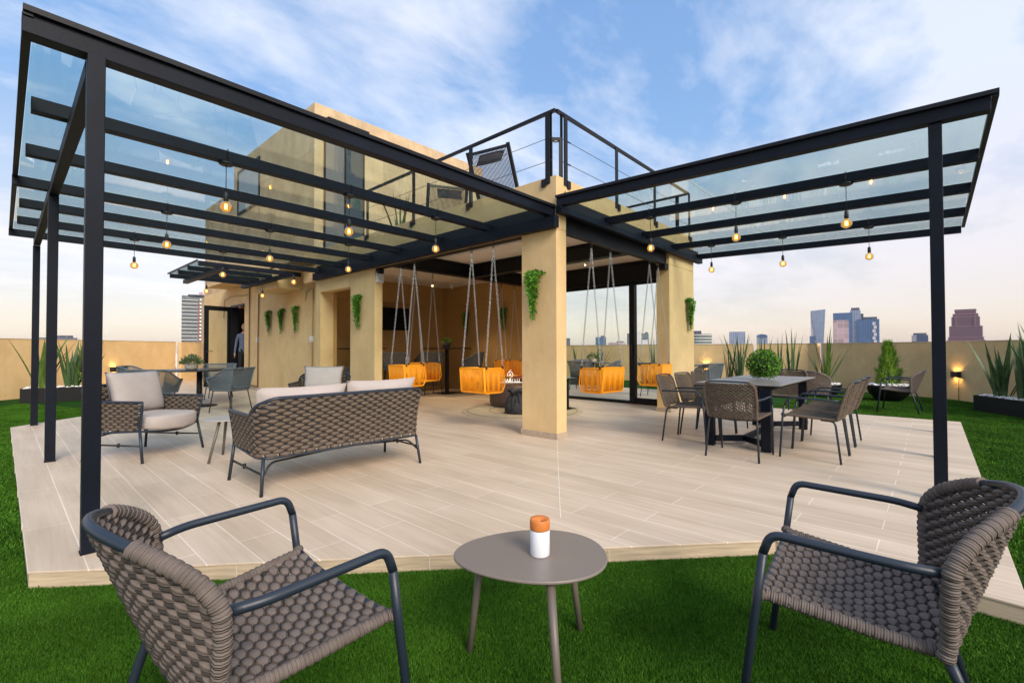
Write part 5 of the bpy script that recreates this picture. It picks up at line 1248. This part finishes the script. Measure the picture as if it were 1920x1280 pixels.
# ================================================================== SKYLINE
def obox(mb,w,dp,z0,z1,x=0,y=0): mb.box((x-w/2,y-dp/2,z0),(x+w/2,y+dp/2,z1))
def block(label,x,y,w,zt,m,dp=None,top=None,name='office_tower',z0=-44.05,parts=None):
    dp=dp or w*.8; az=math.atan2(y-CAM[1],x-CAM[0])-PI/2; t=thing(name,label,'building',(x,y,0),az,'far office towers on the skyline')
    a=MB(); obox(a,w,dp,z0,zt); a.build('body',m,t)
    if top:
        for k,(tw,th,tx) in enumerate(top): a=MB(); obox(a,w*tw,dp*.6,zt,zt+th,w*tx); a.build('roof_block',FM['dark'],t)
    return t
FM={}
FM['dark']=facade('facade_dark',(.10,.11,.15),(.06,.08,.12),6,3.5)
FM['bluegrey']=facade('facade_bluegrey',(.28,.33,.43),(.20,.27,.39),3.2,3.6,.2)
FM['lgrey']=facade('facade_lightgrey',(.52,.52,.58),(.40,.42,.50),2.4,3.6,.2)
FM['pink']=facade('facade_pink',(.60,.44,.45),(.54,.40,.41),9,9,.04,.7)
FM['blue']=facade('facade_blue',(.09,.18,.33),(.06,.13,.27),3,3.4,.12)
FM['navy']=facade('facade_navy',(.05,.09,.18),(.04,.07,.15),2.6,3.4,.16)
FM['white']=facade('facade_white',(.66,.63,.62),(.30,.30,.34),4.2,3.4,.42,.8)
FM['maroon']=mat('maroon_stone',(.27,.125,.14),.7,var=.12,vscale=.05); FM['mglass']=mat('maroon_glass',(.055,.045,.085),.3)
FM['cream']=mat('cream_concrete',(.50,.47,.40),.8); FM['glassg']=facade('facade_greenglass',(.16,.22,.22),(.10,.15,.16),2.2,3.2,.2)
t=block('pale grey slanted slab tower left of the blue and pink cluster',1059.2,163.4,19,74,FM['lgrey'],12); a=MB(); a.add([(8,-7,-43),(14.5,-7,76),(14.5,7,78),(8,7,-43),(-9.6,-7,74.2),(-9.6,7,74.2)],[(0,1,2,3),(4,1,2,5),(0,4,1),(3,2,5)]); a.build('leaning_side',FM['bluegrey'],t)
a=MB(); [a.box((2-.6,-6.25,z),(2+.6,-6.02,z+3)) for z in range(12,66,5)]; a.build('window_column',FM['dark'],t)
block('small dark blue annex tower at the foot of the slanted slab',1029.8,166.1,8.1,24.9,FM['blue'],8)
t=block('blue framed tower with a large pink front panel',971.3,111.5,26.7,62.2,FM['blue'],20); a=MB(); a.box((-13,-10.6,-43),(8.5,-10.05,50)); a.build('panel',FM['pink'],t)
t=block('slim blue-grey round-topped tower beside the pink panel tower',973.7,93.9,14.5,66,FM['bluegrey'],14,[(.8,4.5,0)]); a=MB(); a.add([(7.3,-7.2,-43),(13,-7.2,-43),(7.3,-7.2,58),(7.3,7,-43),(13,7,-43),(7.3,7,58)],[(0,1,2),(3,5,4),(1,4,5,2)]); a.build('flared_side',FM['lgrey'],t)
t=block('dark blue glass tower with a bright zigzag seam and roof mast',975.8,76.7,29,50,FM['blue'],20,[(.25,10,-.34),(.7,4,.05)]); a=MB(); [a.box((5.5+(k%2)*1.5,-10.7,-8+k*6),(9.5+(k%2)*1.5,-10.05,-3+k*6)) for k in range(9)]; a.build('bright_seam',FM['white'],t)
t=block('small tower banded in navy glass and white beside the right post',1193.8,15.1,24,27,FM['navy'],20,[(.8,4,0)]); a=MB(); [a.box((-12.6,-10.6,z),(-5,-10.05,z+1.8)) or a.box((5,-10.6,z),(12.6,-10.05,z+1.8)) for z in range(0,27,4)]; a.build('balcony_band',FM['white'],t)
# stepped maroon tower
x,y=1253.7,-50.8; t=thing('office_tower','stepped maroon striped tower at the right behind the parapet','building',(x,y,0),math.atan2(y-CAM[1],x-CAM[0])-PI/2,'far office towers on the skyline')
for w,z0,z1 in ((54,-44.05,17),(50,17,22),(47,22,44),(40,44,62),(36,62,68),(30,68,73),(31,73,76.6)):
    a=MB(); obox(a,w-1.5,w*.6-1,z0,z1); g=a.build('glass_core',FM['mglass'],t); a=MB(); z=max(z0,3)+.0
    while z<z1-1: obox(a,w,w*.6,z+.2,z+1.9); z+=3.9
    if len(a.v): a.build('floor_band',FM['maroon'],g)
for k in (-13,13): a=MB(); obox(a,1.8,1,44,68,k,-12.6); a.build('pier',FM['maroon'],t)
# rounded cream banded block
x,y=501.3,182.9; t=thing('office_block','cream and glass banded office block just right of the fern pillar','building',(x,y,0),math.atan2(y-CAM[1],x-CAM[0])-PI/2,'far office towers on the skyline')
a=MB(); a.lathe([(.1,-44.05),(12.4,-44.05),(12.4,17),(.1,17)],28,(0,0,0),1,.7); a.build('body',FM['glassg'],t); a=MB(); [a.lathe([(12.5,z),(12.9,z),(12.9,z+1.3),(12.5,z+1.3)],28,(0,0,0),1,.7) for z in (-1,2.2,5.4,8.6,11.8,15)]; a.build('floor_band',FM['cream'],t); a=MB(); a.box((-9,-4,17),(2,4,20.5)); a.build('roof_block',FM['dark'],t)
block('plain blue-grey box tower left of the first parapet slit',848.8,246.4,24.8,30.4,FM['bluegrey'],18)
t=block('small blue-grey tower with a domed roof right of the first slit',987.9,242.0,18.6,25.5,FM['bluegrey'],16); a=MB(); a.tube([(0,-8,25.4),(0,8,25.4)],9.3,24); o=a.build('domed_roof',FM['blue'],t); o.scale=(1,1,.42); o.location=(0,0,14.8)
for nm,lb,x,y,w,zt,m in (('office_tower','dark narrow block seen at the left edge of the glass wall',652.8,462.3,6.4,20,'dark'),('office_tower','blue glass block between the swing chains',777.4,473.8,19.7,24.3,'blue'),('office_block','low pinkish rooftops between the swing chains',798,451.2,33.1,13.5,'pink'),('office_tower','dark tower just left of the black mullion',724.2,383.6,9.2,28,'dark'),
    ('apartment_tower','white tower with small dark windows right of the mullion',641,326.6,8.9,27.9,'white'),('apartment_block','low white block with comb-like windows right of the mullion',635.7,317.5,17.5,14.8,'white'),('office_tower','grey-green glass block behind the comb-windowed white block',835.2,410.2,13.5,31.3,'glassg'),('office_tower','blue-grey tower behind the rightmost swing chains',855.7,387.6,16.6,34.4,'bluegrey'),
    ('office_block','low dark block on the horizon between the left posts',35.3,696.1,32.2,14.5,'dark'),('office_block','tiny rooftop tank showing over the cypress',1152.8,60.3,6.2,13.8,'dark')):
    block(lb,x,y,w,zt,FM[m],name=nm,top=[(.4,2.5,.2)] if w>12 else None)
# white apartment tower at left
x,y=40.6,184.5; t=thing('apartment_tower','tall white balconied apartment tower beside the tall ochre wall at left','building',(x,y,0),math.atan2(y-CAM[1],x-CAM[0])-PI/2,'far office towers on the skyline')
a=MB(); obox(a,8.6,7,-44.05,19.4); a.build('body',facade('apartment_glass',(.13,.15,.17),(.16,.21,.21),1.3,1.22,.15),t)
wm=mat('white_balcony',(.75,.72,.68),.8)
zs=np.arange(-20,18,1.22)
for z in zs:
    a=MB(); a.box((-4.7,-4.1,z),(.2,-3.51,z+.16)); a.box((.7,-4.2,z),(3.6,-3.51,z+.62)); a.build('balcony',wm,t)
a=MB(); a.box((.25,-3.75,-20),(.65,-3.505,17.5)); a.build('pier',FM['maroon'],t); a=MB(); a.box((-2.6,-4.2,19.42),(4.5,3,19.8)); a.build('roof_slab',FM['dark'],t); a=MB(); a.box((.5,-2,19.81),(4.2,2,20.9)); a.build('roof_block',FM['pink'],t)
# low city roofs seen through the slits in the parapets
rn=random.Random(4)
def lowblock(x,y,w,z,m,lb): 
    block(lb,x,y,w,z,FM[m] if m in FM else m,name='apartment_block',dp=w*.7)
lowblock(13,86,7,.6,'white','pale balconied block glimpsed through the left parapet slit'); lowblock(118,27,9,.6,'white','pale block glimpsed through the first right parapet slit'); lowblock(125,5,9,.6,'white','pale block glimpsed through the second right parapet slit')
# small debris on the lawn
for i,(x,y,s,lb) in enumerate(((-5.05,2.45,.10,'pale dry leaf scrap on the turf at the left edge'),(1.28,-3.95,.05,'dry curled leaf on the turf beside the right deck edge'))):
    a=MB(); a.leaf((0,0,.02),(1,.3,.08),s*1.1,s*.5,(0,0,.1),5,.2,side=(-.3,1,0)); tag(a.build('dry_leaf',mat('dry_leaf',(.42,.31,.16),.8) if i==0 else bpy.data.materials['dry_leaf'],None,(x,y,-.075),i*1.0),lb,'leaf','dry leaves on the turf')

# air between the terrace and the skyline
hm=bpy.data.materials.new('haze_air'); hm.use_nodes=True; N=hm.node_tree.nodes; L=hm.node_tree.links
for n in list(N): N.remove(n)
o_=N.new('ShaderNodeOutputMaterial'); pv=N.new('ShaderNodeVolumePrincipled'); pv.inputs['Density'].default_value=.00006; pv.inputs['Color'].default_value=(.84,.86,.92,1); L.new(pv.outputs[0],o_.inputs['Volume'])
mb=MB(); mb.box((-7200,-7200,-46.5),(7200,7200,95)); tag(mb.build('haze',hm),'thin pale air between the terrace and the skyline','haze',kind='stuff')


# ------------------------------------------------------------------ render settings
S.view_settings.view_transform='Standard'; S.view_settings.look='None'; S.view_settings.gamma=1; S.view_settings.exposure=.31
S.cycles.use_denoising=True; S.cycles.max_bounces=10; S.cycles.diffuse_bounces=4; S.cycles.glossy_bounces=4; S.cycles.transparent_max_bounces=24; S.cycles.transmission_bounces=6
S.cycles.caustics_reflective=False; S.cycles.caustics_refractive=False; S.cycles.sample_clamp_indirect=6
